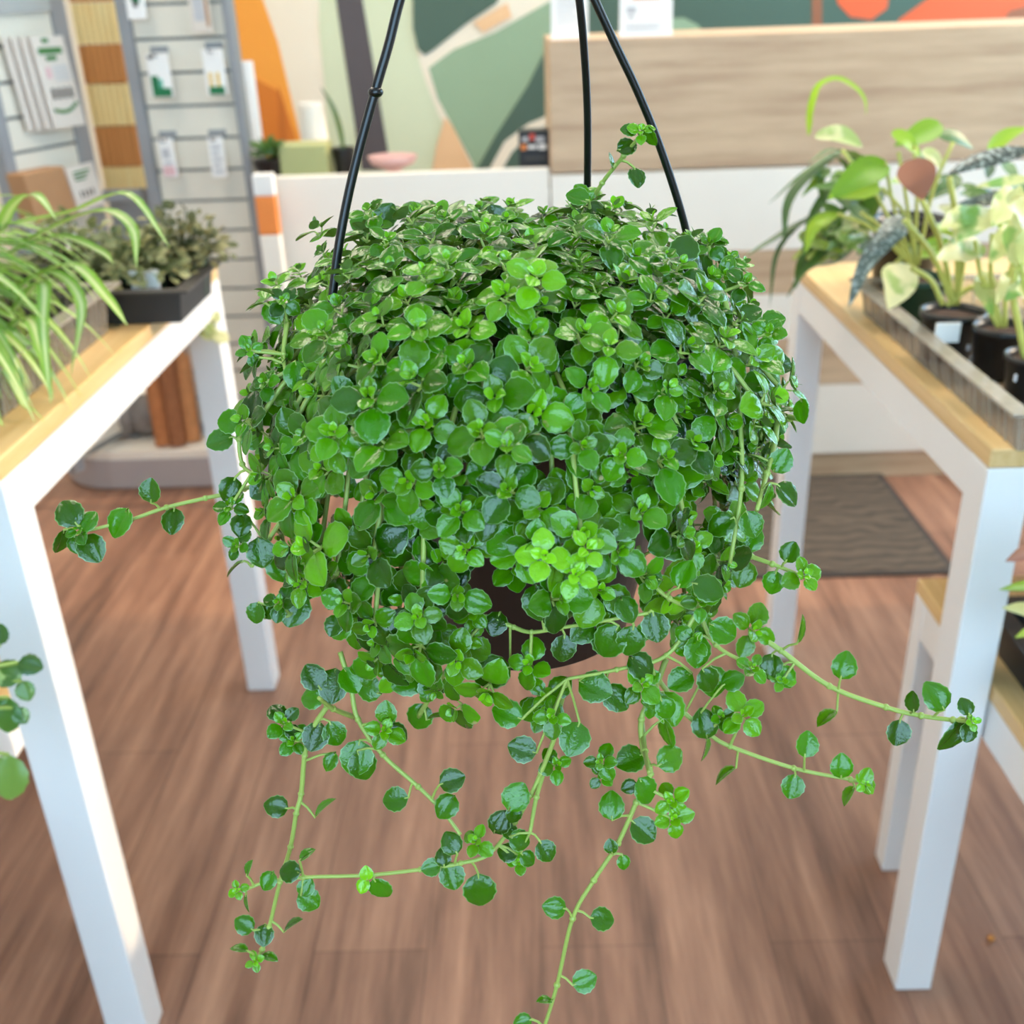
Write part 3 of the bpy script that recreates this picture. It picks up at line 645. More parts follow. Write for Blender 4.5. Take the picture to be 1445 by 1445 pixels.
bush('potted_plant', (-.66, 1.22, .768), .032, .07, plain('grey_pot', (120, 122, 124), .5), VARIEG, 'small white and green leaved plant half hidden behind the spider plant', .05, 50, .018)
# trailing sprig on table corner
p = Vector((-.52, 1.615, .7655))
t = thing('trailing_sprig', p, 'cream and green leaved sprig trailing over the far corner of the left table', 'plant')
mb = MB()
st = catmull([p, at(285, 432, y=1.60), at(300, 450, y=1.585), at(302, 478, y=1.585)], 5); mb.tube(st, .0012, 5, 1)
for k, q in enumerate(st): add_leaf(mb, q + Vector((0, -.004, .003)), Vector((random.gauss(0, 1), -.5, random.gauss(0, .6))), Vector((.3, -.6, .8)), random.uniform(.016, .028), .2 + .5 * random.random())
mb.build('foliage', [VARIEG, STEM], t, True)

# right table plants
def pxb(mb, pts, y, halfpx, mat=0, up=None, fold=.25, prof=ovate, young=None, wave=0.0, rand=None):
    ys = y if isinstance(y, (list, tuple)) else [y, y]
    n = len(pts); P = [at(a, b, y=ys[0] + (ys[-1] - ys[0]) * i / (n - 1)) for i, (a, b) in enumerate(pts)]
    sp_ = catmull(P, 5) if n > 2 else [P[0].lerp(P[1], i / 8) for i in range(9)]
    blade(mb, sp_, prof(halfpx * mpp(P[0])), up or (CU * .35 - CF), fold, mat, young=random.random() * .5 if young is None else young, wave=wave, rand=rand)
def pxs(mb, pts, y, rpx, mat):
    ys = y if isinstance(y, (list, tuple)) else [y, y]; n = len(pts)
    P = [at(a, b, y=ys[0] + (ys[-1] - ys[0]) * i / (n - 1)) for i, (a, b) in enumerate(pts)]
    mb.tube(catmull(P, 5) if n > 2 else P, rpx * mpp(P[0]), 7, mat)
def rimpot(px, py, z):
    return at(px, py, z=z)
zt = .7285
g = rimpot(1296, 392, zt + .06); g.z = zt
t = thing('pothos_plant', g, 'lime green heart leaved plant in a dark green pot on the right table', 'plant')
pot(t, g, .036, .062, GREENPOT)
yg_ = g.y; mb = MB()
pxb(mb, [(1252, 232), (1215, 248), (1168, 282)], (yg_, yg_ - .03), 23, 0, young=.1)
pxb(mb, [(1240, 262), (1205, 270), (1170, 278)], (yg_, yg_ - .03), 18, 0, young=.4)
pxb(mb, [(1152, 190), (1185, 192), (1217, 208)], (yg_ + .05, yg_), 17, 3, young=.4)
pxb(mb, [(1326, 174), (1300, 190), (1262, 206)], (yg_ + .03, yg_), 18, 0, young=.1)
pxb(mb, [(1258, 188), (1280, 200), (1300, 222)], (yg_, yg_), 13, 0, young=.3)
pxb(mb, [(1324, 192), (1350, 196), (1374, 210)], (yg_ + .04, yg_ + .06), 13, 4)
pxb(mb, [(1300, 215), (1318, 222), (1330, 240)], (yg_, yg_), 11, 3, young=.7)
pxb(mb, [(1141, 190), (1143, 155), (1155, 122), (1180, 111), (1205, 122), (1220, 140), (1222, 162)], (yg_ + .1, yg_ + .02), 5, 0, prof=strap, young=.5)
pxb(mb, [(1395, 212), (1420, 192), (1450, 180)], (yg_, yg_), 11, 0, young=.6)
pxb(mb, [(1182, 302), (1150, 318), (1136, 358)], (yg_ + .04, yg_), 10, 0, young=.5)
pxb(mb, [(1262, 372), (1268, 400), (1254, 436)], (yg_ - .03, yg_ - .075), 26, 3, young=.3)
for a, b, c_, d_ in ((1290, 380, 1250, 230), (1290, 380, 1215, 300), (1288, 380, 1188, 212), (1290, 375, 1290, 206), (1292, 375, 1268, 215), (1295, 375, 1345, 200), (1285, 375, 1182, 302), (1290, 375, 1262, 372), (1294, 375, 1245, 265)):
    pxs(mb, [(a, b), ((a + c_) / 2 + random.uniform(-12, 12), (b + d_) / 2 - 14), (c_, d_)], (yg_, yg_), 2.6, 2)
for k in range(56):
    a_, b_ = random.uniform(1150, 1440), random.uniform(215, 345)
    pxb(mb, [(a_, b_), (a_ + random.uniform(-18, 22), b_ + random.uniform(4, 16)), (a_ + random.uniform(-40, 40), b_ + random.uniform(10, 40))], (yg_ + random.uniform(.04, .16), yg_ + random.uniform(.0, .1)), random.uniform(7, 15), random.choice([0, 0, 3, 4, 4]), young=random.random() * .7)
mb.build('foliage', [LIMEL, LIMEL, STEMY, VARIEG, DARKL], t, True)

p = Vector((.55, 1.53, .7255))
t = thing('potted_plant', p, 'plant with long drooping dark green leaves at the far corner of the right table', 'plant')
pot(t, p, .05, .10, BLACKP); mb = MB()
for pts, hw in (([(1222, 300), (1200, 216), (1142, 250), (1112, 288), (1106, 345)], 10), ([(1222, 300), (1185, 225), (1142, 240), (1084, 288)], 6), ([(1222, 330), (1200, 312), (1170, 349), (1118, 402)], 14), ([(1220, 320), (1160, 300), (1100, 350), (1086, 432)], 5), ([(1220, 320), (1150, 310), (1090, 340), (1046, 366)], 8), ([(1222, 310), (1190, 260), (1150, 300), (1130, 372)], 9), ([(1225, 320), (1240, 270), (1200, 290), (1165, 330)], 9), ([(1222, 330), (1170, 330), (1135, 370), (1122, 408)], 12), ([(1222, 310), (1230, 240), (1180, 212), (1140, 230)], 9), ([(1222, 330), (1180, 370), (1140, 380), (1110, 420)], 7)):
    pxb(mb, pts, (1.50, 1.36), hw, 0, up=(0, 0, 1), fold=.3)
for a_ in (1200, 1180, 1215, 1160): pxs(mb, [(1222, 345), (a_, 330), (a_ - 40, 365)], (1.48, 1.40), 3, 1)
mb.build('foliage', [DARKL, STEMY], t, True)

c1 = rimpot(1345, 442, zt + .054); c1.z = zt
t = thing('begonia_plant', c1, 'plant with blistered dark silver leaves in a black pot with white label', 'plant')
pot(t, c1, .035, .058, BLACKP); y1 = c1.y; mb = MB()
pxb(mb, [(1277, 306), (1255, 330), (1222, 372), (1198, 432)], (y1 + .02, y1 - .05), 21, 0, prof=lambda h: (lambda t: h * max(.05, (1 - t) ** .6 * min(1, .55 + t * 2.5))), fold=-.2)
pxb(mb, [(1450, 210), (1410, 218), (1370, 230), (1336, 247)], (y1, y1 - .03), 14, 0, fold=-.2)
pxb(mb, [(1445, 272), (1400, 280), (1350, 288)], (y1, y1 - .03), 12, 0, fold=-.2)
pxb(mb, [(1450, 252), (1415, 258), (1376, 264)], (y1 - .02, y1 - .04), 9, 1, young=.7)
pxb(mb, [(1284, 226), (1294, 250), (1302, 282)], (y1, y1 - .02), 30, 2, fold=.1)
for a, b, c_, d_ in ((1330, 430, 1286, 378), (1336, 432, 1377, 404), (1345, 430, 1300, 280), (1345, 430, 1276, 310), (1350, 430, 1340, 250), (1350, 430, 1360, 290)):
    pxs(mb, [(a, b), ((a + c_) / 2 + 6, (b + d_) / 2 - 8), (c_, d_)], (y1, y1), 4, 3)
mb.build('foliage', [BUMPYL, CREAML, BROWNL, STEMY], t, True)
q = at(1336, 469, y=y1 - .039)
MB().box((q.x - .0135, q.y - .003, q.z - .011), (q.x + .0135, q.y, q.z + .011)).build('label', PAPER, t)
mb = MB()
for (a, b, ww, hh) in ((1366, 490, 5, 8), (1375, 488, 4, 7), (1371, 507, 6, 9), (1381, 510, 4, 6)):
    q = at(a, b, y=y1 - .036); s_ = mpp(q); mb.box((q.x - ww * s_ / 2, q.y - .002, q.z - hh * s_ / 2), (q.x + ww * s_ / 2, q.y, q.z + hh * s_ / 2))
mb.build('lettering', GREYINK, t)

c2 = rimpot(1418, 462, zt + .054); c2.z = zt; c3 = rimpot(1464, 500, zt + .052); c3.z = zt
t = thing('pothos_plant', c2, 'pale cream marbled plant in the second black pot on the right table', 'plant')
pot(t, c2, .032, .056, BLACKP); y2 = c2.y; mb = MB()
for pts, hw, mt in (([(1380, 296), (1352, 310), (1326, 322)], 17, 0), ([(1385, 345), (1355, 355), (1322, 366)], 22, 2), ([(1402, 300), (1375, 315), (1352, 340)], 20, 0), ([(1446, 275), (1420, 292), (1400, 320)], 24, 0), ([(1450, 330), (1420, 340), (1396, 372)], 20, 0), ([(1340, 296), (1352, 318), (1350, 345)], 14, 2), ([(1450, 400), (1425, 395), (1405, 430)], 14, 0), ([(1395, 385), (1388, 410), (1400, 446)], 16, 0)):
    pxb(mb, pts, (y2 + .02, y2 - .03), hw, mt, young=random.random(), wave=.15)
for a, b, c_, d_ in ((1412, 460, 1388, 390), (1414, 460, 1376, 340), (1414, 462, 1400, 330), (1408, 462, 1395, 400), (1418, 462, 1440, 340)):
    pxs(mb, [(a, b), ((a + c_) / 2 - 8, (b + d_) / 2), (c_, d_)], (y2, y2), 3.2, 1)
mb.build('foliage', [CREAML, STEMY, VARIEG], t, True)
t = thing('pothos_plant', c3, 'cream stemmed marbled plant in the black pot at the near end of the right tray', 'plant')
pot(t, c3, .03, .052, BLACKP); y3 = c3.y; mb = MB()
for pts, hw in (([(1436, 374), (1425, 340), (1432, 300)], 20), ([(1440, 372), (1460, 340), (1480, 320)], 24), ([(1445, 310), (1430, 285), (1440, 262)], 20), ([(1470, 380), (1490, 370), (1510, 390)], 22), ([(1450, 420), (1435, 410), (1418, 425)], 13)):
    pxb(mb, pts, (y3, y3 - .02), hw, 0, young=random.random(), wave=.15)
pxs(mb, [(1446, 505), (1440, 470), (1430, 420), (1434, 376)], (y3, y3), 5, 1); pxs(mb, [(1455, 505), (1452, 440), (1440, 372)], (y3, y3), 4, 1); pxs(mb, [(1465, 505), (1475, 440), (1470, 380)], (y3, y3), 4, 1)
mb.build('foliage', [CREAML, STEMY], t, True)
q = at(1432, 533, y=y3 - .033); s_ = mpp(q)
MB().box((q.x - 2 * s_, q.y - .002, q.z - 5 * s_), (q.x + 2 * s_, q.y, q.z + 5 * s_)).build('lettering', GREYINK, t)
# lower right bench plant
p = Vector((.57, .86, .4585))
t = thing('potted_plant', p, 'brown and yellow leaved plant in a black pot on the low right bench', 'plant')
pot(t, p, .05, .09, BLACKP); mb = MB()
for a_, b_ in ((1500, 800), (1500, 850), (1490, 880), (1490, 905)): mb.tube(catmull([p + Vector((0, 0, .08)), (p + Vector((0, 0, .12))).lerp(at(a_, b_, y=.84), .6), at(a_, b_, y=.84)], 5), .002, 6, 1)
pxb(mb, [(1500, 800), (1460, 780), (1419, 792)], (.84, .80), 16, 0); pxb(mb, [(1500, 850), (1460, 828), (1410, 832)], (.84, .80), 10, 1, young=.1); pxb(mb, [(1490, 880), (1450, 862), (1414, 858)], (.84, .80), 12, 2, young=.9); pxb(mb, [(1490, 905), (1460, 890), (1432, 900)], (.84, .80), 9, 1, young=.7)
for k in range(16):
    a = random.uniform(-1.2, 1.8); L = random.uniform(.06, .11); o = p + Vector((0, 0, .08)); e_ = o + Vector((math.cos(a) * L, math.sin(a) * L, random.uniform(.01, .09))); mid = o.lerp(e_, .5) + Vector((0, 0, .04))
    blade(mb, catmull([o, mid, e_], 5), ovate(.013), (0, 0, 1), .25, random.choice([0, 1, 2]), young=random.random())
mb.build('foliage', [BROWNL, LIMEL, CREAML], t, True)
# lower left bench plant
p = Vector((-.60, .66, .4685))
t = thing('potted_plant', p, 'round leaved green plant at the low left bench beside the near table leg', 'plant')
pot(t, p, .05, .10, plain('grey_plastic_pot', (90, 92, 94), .5)); mb = MB()
for cx_, cy_, L_, dg, yo in ((10, 950, 44, -150, .1), (42, 938, 34, 10, .0), (36, 975, 30, 70, .2), (8, 1010, 52, 100, 0), (30, 1010, 26, 60, .1), (10, 1098, 66, 95, .5), (-25, 1050, 50, 120, .2), (-30, 980, 50, 200, .3), (0, 895, 30, -90, 0), (-40, 1090, 50, 100, .4)):
    c_ = at(cx_, cy_, y=.70); s_ = mpp(c_); a = math.radians(dg); d = CX * math.cos(a) - CU * math.sin(a)
    b_ = c_ - d * L_ * s_ * .5; add_leaf(mb, b_, d, -CF + CU * .5, L_ * s_, yo, 1.0, mat=0)
    o = p + Vector((0, .0, .09)); mb.tube(catmull([o, o.lerp(b_, .5) + Vector((0, 0, .04)), b_], 5), .0018, 5, 1)
for k in range(22):
    a = random.uniform(1.5, 5.2); L = random.uniform(.03, .09); d = Vector((math.cos(a), math.sin(a), random.uniform(.1, .9))); o = p + Vector((0, 0, .09)); mb.tube([o, o + d * L], .0016, 5, 1); add_leaf(mb, o + d * L, d, (0, -.3, 1), .034, random.random() * .4, mat=0)
mb.build('foliage', [GROUNDL, STEM], t, True)
p = at(10, 1060, z=0)
tag(MB().lathe((p.x, p.y + .05, 0), [(.045, 0), (.06, .10), (.065, .10), (.065, .115), (.058, .115), (.055, .10), (.042, .02)], 32).build('planter', WHITE, smooth=True), 'white planter on the floor behind the near leg of the left table', 'planter')

# ================================================================== HANGING PLANT
PC = Vector((-.002, .476, 0)); ZR = H - .138; RR, RB, PH = .085, .052, .156
hp = thing('hanging_plant', (PC.x, PC.y, ZR - PH), 'bushy trailing plant of tiny glossy round leaves in a black hanging pot', 'hanging plant')
prof = [(RB * .9, -PH), (RB, -PH + .004), (RR * .95, -.022), (RR * 1.0, -.021), (RR * 1.02, 0), (RR * .96, 0), (RR * .92, -.02), (RR * .88, -.03)]
MB().lathe((PC.x, PC.y, ZR), prof, 56).build('pot', BLACKP, hp, True)
MB().lathe((PC.x, PC.y, ZR), [(RR * .88, -.03), (RR * .9, -.018), (RR * .5, -.012), (.001, -.01)], 40).build('soil', SOIL, hp, True)
hookp = at(735, -420, y=PC.y)
wires = (([(463, 500), (468, 430), (480, 335), (500, 238), (529, 130), (548, 65), (566, -5), (600, -110)], (.438, .462)),
         ([(826, 400), (827, 330), (829, 250), (829, 160), (825, 80), (817, -5), (800, -120)], (.565, .512)),
         ([(984, 440), (979, 388), (968, 325), (950, 262), (925, 190), (898, 125), (868, 62), (838, -3), (800, -90)], (.515, .495)))
for pts, (ya, yb_) in wires:
    n = len(pts); P = [at(a, b, y=ya + (yb_ - ya) * i / n) for i, (a, b) in enumerate(pts)] + [hookp]
    mb = MB(); mb.tube(catmull(P, 8), .0019, 10)
    o = mb.build('hanger_wire', WIREP, hp, True)
    if n == 8:
        q = at(530, 130, y=ya + (yb_ - ya) * 4 / n); m2 = MB(); m2.ball(q, (.0031, .0022)); m2.build('joint', WIREP, o, True)
mb = MB(); mb.tube([hookp + Vector((0, 0, -.01)), hookp + Vector((0, 0, .02))], .005, 12)
mb.tube([hookp + Vector((.018 * math.sin(a), 0, .038 + .018 * -math.cos(a))) for a in np.linspace(0, 5.2, 22)], .0028, 8)
mb.build('hook', WIREP, hp, True)
top = hookp + Vector((0, 0, .054))
tag(MB().tube([top, Vector((top.x, top.y, ZC))], .0025, 8).build('suspension_cord', WIREP), 'thin black cord holding up the hanging plant by its hook', 'cord')

# envelope of the leaf mound
PROF = [(.0, -.092), (.045, -.094), (.078, -.102), (.099, -.120), (.112, -.150), (.115, -.185), (.111, -.22), (.102, -.25), (.092, -.28)]
seg = [math.hypot(PROF[i + 1][0] - PROF[i][0], PROF[i + 1][1] - PROF[i][1]) for i in range(len(PROF) - 1)]
def prof_at(s):
    for i, L in enumerate(seg):
        if s <= L or i == len(seg) - 1:
            k = min(1, s / L); a, b = PROF[i], PROF[i + 1]
            tx, tz = (b[0] - a[0]) / L, (b[1] - a[1]) / L
            return a[0] + (b[0] - a[0]) * k, a[1] + (b[1] - a[1]) * k, -tz, tx
        s -= L
TOT = sum(seg)
HOLES = [(700, 785, 24, 46), (712, 888, 40, 56), (790, 905, 42, 40), (890, 862, 18, 26), (570, 778, 20, 15), (628, 868, 20, 20), (512, 715, 12, 46), (468, 712, 12, 26), (990, 705, 14, 18), (932, 785, 16, 18), (560, 735, 10, 30)]
def in_hole(px, py, m=1.0): return any(((px - a) / (c * m)) ** 2 + ((py - b) / (d * m)) ** 2 < 1 for a, b, c, d in HOLES)
MOUND = MB()
ANCH = []
def mound_layer(scale, dz, minf, minb, size, zmin, young, nmax, pairs):
    pts = []; cell = {}
    for _ in range(nmax):
        th = random.uniform(0, 2 * math.pi); s = TOT * random.random() ** .75
        r, z, nr, nz = prof_at(s)
        if random.random() > (r + .012) / .14: continue
        front = -math.sin(th)
        lump = 1 + .06 * math.sin(3 * th + 1) + .05 * math.sin(5 * th + z * 60)
        rr_ = r * scale * lump + random.gauss(0, .004); z_ = z * 1 + dz + random.gauss(0, .004)
        if z_ < zmin + .02 * math.sin(4 * th): continue
        p = Vector((PC.x - .006 + rr_ * math.cos(th), PC.y - .004 + rr_ * math.sin(th), H + z_))
        px, py, d_ = project(p)
        dens = 1.0
        if z_ < -.20: dens = max(.25, 1 - (-.20 - z_) / .085)
        if random.random() > dens: continue
        if front > -.2 and in_hole(px, py, 1.35): continue
        md = (minf if front > -.25 or z_ > -.13 else minb)
        key = (int(p.x / .02), int(p.y / .02), int(p.z / .02)); ok = True
        for i in (-1, 0, 1):
            for j in (-1, 0, 1):
                for k in (-1, 0, 1):
                    for q in cell.get((key[0] + i, key[1] + j, key[2] + k), ()):
                        if (q - p).length < md: ok = False; break
        if not ok: continue
        cell.setdefault(key, []).append(p)
        if scale == 1.0: ANCH.append((px, py, d_))
        nrm = Vector((nr * math.cos(th), nr * math.sin(th), nz)); nrm = (nrm + Vector((0, -.18, .50)) + Vector((random.gauss(0, .28), random.gauss(0, .28), random.gauss(0, .22)))).normalized()
        sz = size * random.uniform(.72, 1.18)
        rosette(MOUND, p, nrm, sz, max(0, random.gauss(young, .16)), pairs=pairs)
        if p.z < H - .15 and random.random() < .35:
            c0 = Vector((PC.x, PC.y, ZR - .01)); e = p - nrm * sz * .3
            q = Vector((PC.x + (p.x - PC.x) * .75, PC.y + (p.y - PC.y) * .75, max(p.z + .005, ZR + .004)))
            MOUND.tube(catmull([c0 + (q - c0) * .5, q, e], 4), .0011, 5, 1, False)
mound_layer(1.0, 0.0, .0150, .021, .0122, -.255, .10, 9000, 4)
mound_layer(.90, -.010, .0155, .022, .0128, -.20, 0.0, 7000, 3)
mound_layer(.76, -.022, .0175, .026, .0130, -.165, 0.0, 4000, 3)
MOUND.build('foliage', [LEAF, STEM], hp, True)

# hand traced runners: (name, stem [(px,py)...], y0, y1, radius px, leaves, rosettes)
def img_dir(deg): a = math.radians(deg); return CX * math.cos(a) - CU * math.sin(a)
def runner(stems, leaves, ros, y0, y1, rpx=3.6, snap=False):
    paths = []; o = None
    for pts in stems:
        sm = MB()
        n = len(pts); P = [at(a, b, y=y0 + (y1 - y0) * i / max(1, n - 1)) for i, (a, b) in enumerate(pts)]
        c = catmull(P, 6); paths += c
        r0 = rpx * mpp(P[0]); sm.tube(c, [r0 * (1 - .35 * i / len(c)) for i in range(len(c))], 8)
        for q in P[1:-1]: sm.ball(q, (r0 * 1.25, r0 * 1.2), None, 8, 5)
        o_ = sm.build('trailing_stem', STEM, hp, True); o = o or o_
    lb = MB()
    for L_ in leaves:
        px, py, ln, dg = L_[:4]; kind = L_[4] if len(L_) > 4 else 'f'; yo = L_[5] if len(L_) > 5 else .05
        near = min(paths, key=lambda q: (project(q)[0] - px) ** 2 + (project(q)[1] - py) ** 2)
        c = at(px, py, y=near.y - .002); s = mpp(c); d = img_dir(dg); d3 = (d + CF * random.uniform(-.35, .2)).normalized()
        if kind == 'f': nr = -CF + CU * .35 + Vector((random.gauss(0, .18), 0, random.gauss(0, .18))); w = 1.0
        elif kind == 'n': nr = -CF + CU * .2 + CX * .4; w = .6
        elif kind == 'e': nr = CU * 1.0 - CF * .22 + CX * random.uniform(-.5, .5); w = .95
        else: nr = CX * (1 if random.random() < .5 else -1) - CF * .5 + CU * .3; w = .95
        b = c - d3 * ln * s * .5
        add_leaf(lb, b, d3, nr, ln * s, yo, w, T_EDGE[0] if kind == 'e' else None, 0)
        mid = near.lerp(b, .5) + CU * .0008
        lb.tube([near, mid, b, b + d3 * ln * s * .15], [.0007, .0006, .0006, .0004], 5, 1, False)
    for R_ in ros:
        px, py, sz = R_[:3]; yo = R_[3] if len(R_) > 3 else .15; tilt = R_[4] if len(R_) > 4 else (random.uniform(-.35, .35), random.uniform(.1, .6))
        near = min(paths, key=lambda q: (project(q)[0] - px) ** 2 + (project(q)[1] - py) ** 2)
        c = at(px, py, y=near.y - .003)
        if snap:
            dd = sorted(((a_ - px) ** 2 + (b_ - py) ** 2, d_) for a_, b_, d_ in ANCH)[:10]
            d_ = min(q[1] for q in dd if q[0] < 60 ** 2) if dd[0][0] < 60 ** 2 else dd[0][1]
            r_ = ray(px, py); c = CAM + r_ * ((d_ - .006) / r_.dot(CF))
        s = mpp(c)
        rosette(lb, c, -CF + CX * tilt[0] + CU * tilt[1], sz * s * .52, yo, open_=.9)
        if .006 < (near - c).length < .022: lb.tube([near, c], .0008, 5, 1, False)
    lb.build('leaves', [LEAF, STEM], o, True)
runner([[(420, 655), (345, 690), (290, 703), (235, 716), (185, 733), (128, 748)]],
       [(213, 692, 36, -85), (243, 735, 38, 95), (168, 736, 44, 120), (97, 724, 44, -125), (123, 735, 34, -60), (130, 774, 44, 60), (88, 765, 36, 100, 's'), (106, 768, 26, 80)], [(112, 748, 40, .0)], .46, .43)
runner([[(790, 345), (826, 300), (850, 258), (880, 220), (903, 192)], [(815, 345), (832, 320), (832, 290)]],
       [(885, 208, 30, -20), (864, 226, 24, -95, 's'), (899, 249, 30, 75), (888, 183, 24, -170), (918, 192, 30, 60, 's'), (868, 338, 38, 50), (815, 278, 34, -160), (840, 296, 34, 20), (850, 315, 30, 30), (800, 300, 40, 150, 'e'), (860, 300, 36, 10, 'e')],
       [(905, 185, 34, .35), (830, 285, 50, .15), (820, 305, 44, .1)], .53, .49, 3.4)
runner([[(1060, 890), (1102, 918), (1170, 968), (1250, 998), (1300, 1010), (1345, 1016), (1372, 1018)]],
       [(1192, 940, 40, -75), (1166, 1011, 36, 155, 'e', .3), (1288, 990, 30, -95, 's'), (1267, 1034, 38, 100), (1322, 983, 44, -120), (1347, 1038, 58, 118, 'n'), (1363, 997, 26, -110), (1367, 1034, 28, 110), (1130, 888, 42, -75, 's', .3), (1088, 940, 36, 100), (1110, 955, 34, 60)],
       [(1373, 1018, 22, .5), (1062, 890, 66, .25), (1104, 960, 34, .3)], .43, .39, 4.2)
runner([[(930, 960), (960, 1000), (1000, 1035), (1030, 1053), (1120, 1084), (1200, 1100), (1222, 1106)]],
       [(995, 1022, 44, -100), (994, 1058, 36, 100, 's'), (1022, 1092, 38, 150, 'e', .3), (1138, 1050, 38, -80), (1118, 1110, 36, 105), (1188, 1082, 36, -90), (1196, 1122, 32, 130, 'e', .3), (1225, 1110, 24, 70, 'f', .4), (1222, 1094, 24, -60, 'f', .4), (1008, 962, 46, 80), (1034, 960, 34, -30)],
       [(1222, 1106, 26, .55), (1048, 1010, 62, .3), (1018, 1012, 34, .1)], .42, .39, 3.8)
runner([[(940, 930), (925, 970), (905, 1015), (908, 1060), (918, 1092), (898, 1132), (872, 1190), (838, 1242), (808, 1296), (786, 1390), (768, 1450)], [(905, 1018), (910, 1060), (916, 1090)]],
       [(783, 1281, 34, -170), (850, 1297, 36, 10), (825, 1384, 36, -20), (769, 1411, 24, 200, 'e'), (738, 1442, 26, 170), (863, 1137, 40, -90), (908, 1172, 42, 40), (880, 1217, 22, 80), (862, 1194, 22, -100), (889, 1072, 44, 160), (912, 1116, 42, 60), (946, 1070, 42, -30, 'f', .2), (945, 1000, 50, 70, 'f', .2), (888, 1110, 24, 160), (940, 1035, 44, 80, 's', .2)],
       [(948, 1130, 50, .45), (950, 1155, 50, .4), (920, 990, 40, .1)], .40, .355, 4.4)
runner([[(800, 960), (790, 1000), (784, 1036), (763, 1091), (749, 1122), (727, 1160), (690, 1205), (650, 1218), (593, 1227), (518, 1235), (428, 1238), (375, 1245), (345, 1256)], [(770, 1080), (757, 1125), (748, 1175)]],
       [(517, 1232, 22, -95, 'f', .8), (512, 1250, 22, 110, 'f', .8), (537, 1255, 38, 60), (608, 1224, 28, 170), (625, 1210, 26, -100), (637, 1190, 34, -120), (638, 1236, 40, 75), (677, 1258, 52, 85), (705, 1161, 36, -60), (719, 1173, 26, 60), (734, 1186, 34, 20), (716, 1203, 30, 190), (745, 1212, 26, 40), (770, 1201, 34, 60), (378, 1243, 28, 120), (408, 1230, 34, 180), (432, 1205, 26, -45, 'e'), (436, 1270, 36, 40), (432, 1252, 28, -60), (350, 1225, 24, -80, 'e'), (347, 1275, 26, 90, 's'), (728, 1125, 44, -60), (725, 1150, 26, 110)],
       [(335, 1256, 24, .4), (672, 1187, 44, .35), (733, 1215, 34, .25), (785, 1080, 44, .15), (770, 985, 64, .2), (765, 1005, 56, .2)], .385, .36, 3.8)
runner([[(470, 985), (440, 1030), (430, 1066), (425, 1120), (418, 1148), (410, 1195), (395, 1245), (380, 1308), (370, 1340), (362, 1352)]],
       [(390, 1138, 34, -165), (456, 1138, 38, -55, 'e'), (345, 1305, 30, -145), (411, 1304, 34, -50, 'e'), (373, 1320, 30, 90), (338, 1338, 26, -160, 'e'), (380, 1350, 26, 0, 'e'), (445, 1040, 42, 110), (472, 1035, 38, 70), (466, 1075, 30, 120, 'e'), (470, 968, 50, 95), (442, 955, 40, -120), (495, 960, 40, 60), (440, 985, 36, 180)],
       [(360, 1356, 26, .45), (400, 1020, 54, .0), (415, 1045, 44, .0)], .40, .37, 4.0)
runner([[(480, 920), (495, 970), (505, 1015), (540, 1065), (590, 1110), (625, 1145), (650, 1178)], [(590, 1012), (615, 970), (640, 930)], [(500, 1012), (470, 1000), (450, 985)]],
       [(558, 1128, 38, 170), (638, 1101, 38, -20), (630, 1138, 38, 130), (503, 1070, 52, 100), (512, 1080, 46, 70), (592, 1012, 42, 110), (606, 970, 36, -80), (616, 1010, 32, -25, 'e', .3), (575, 962, 46, 160), (520, 972, 40, 200), (520, 935, 36, -40), (545, 1005, 34, -90, 'f', .2), (560, 1035, 34, 30)],
       [(543, 1030, 54, .25), (515, 945, 40, .1)], .405, .37, 4.0)
runner([[(1005, 390), (1022, 420), (1037, 500), (1045, 600), (1046, 690), (1030, 795)], [(1098, 560), (1094, 620), (1082, 668), (1068, 720)], [(1095, 600), (1115, 590), (1128, 592)]],
       [(1108, 578, 38, 190, 'e'), (1132, 580, 36, 90, 's'), (1093, 600, 40, 90), (1112, 696, 40, 40), (1085, 700, 38, 100, 's'), (1102, 650, 38, -60), (1018, 450, 34, 150), (1060, 440, 34, -20), (1020, 560, 40, 160), (1066, 540, 40, 0), (1022, 640, 40, 170), (1072, 650, 36, 30, 's'), (1060, 740, 40, 70), (1100, 515, 36, 20), (1092, 450, 34, -10), (1018, 740, 40, 150)],
       [(1020, 390, 60, .1), (1050, 400, 50, .0), (1085, 470, 46, .1), (1070, 590, 40, .2), (1000, 345, 44, .0), (1030, 365, 44, .05)], .47, .40, 4.4)
runner([[(1030, 770), (1060, 785), (1090, 796), (1130, 812)]],
       [(1115, 779, 32, -70), (1091, 822, 34, 105), (1060, 760, 40, -60), (1050, 810, 40, 110, 'f', .2)], [(1134, 812, 50, .3), (1020, 770, 50, .1)], .43, .41, 4.0)
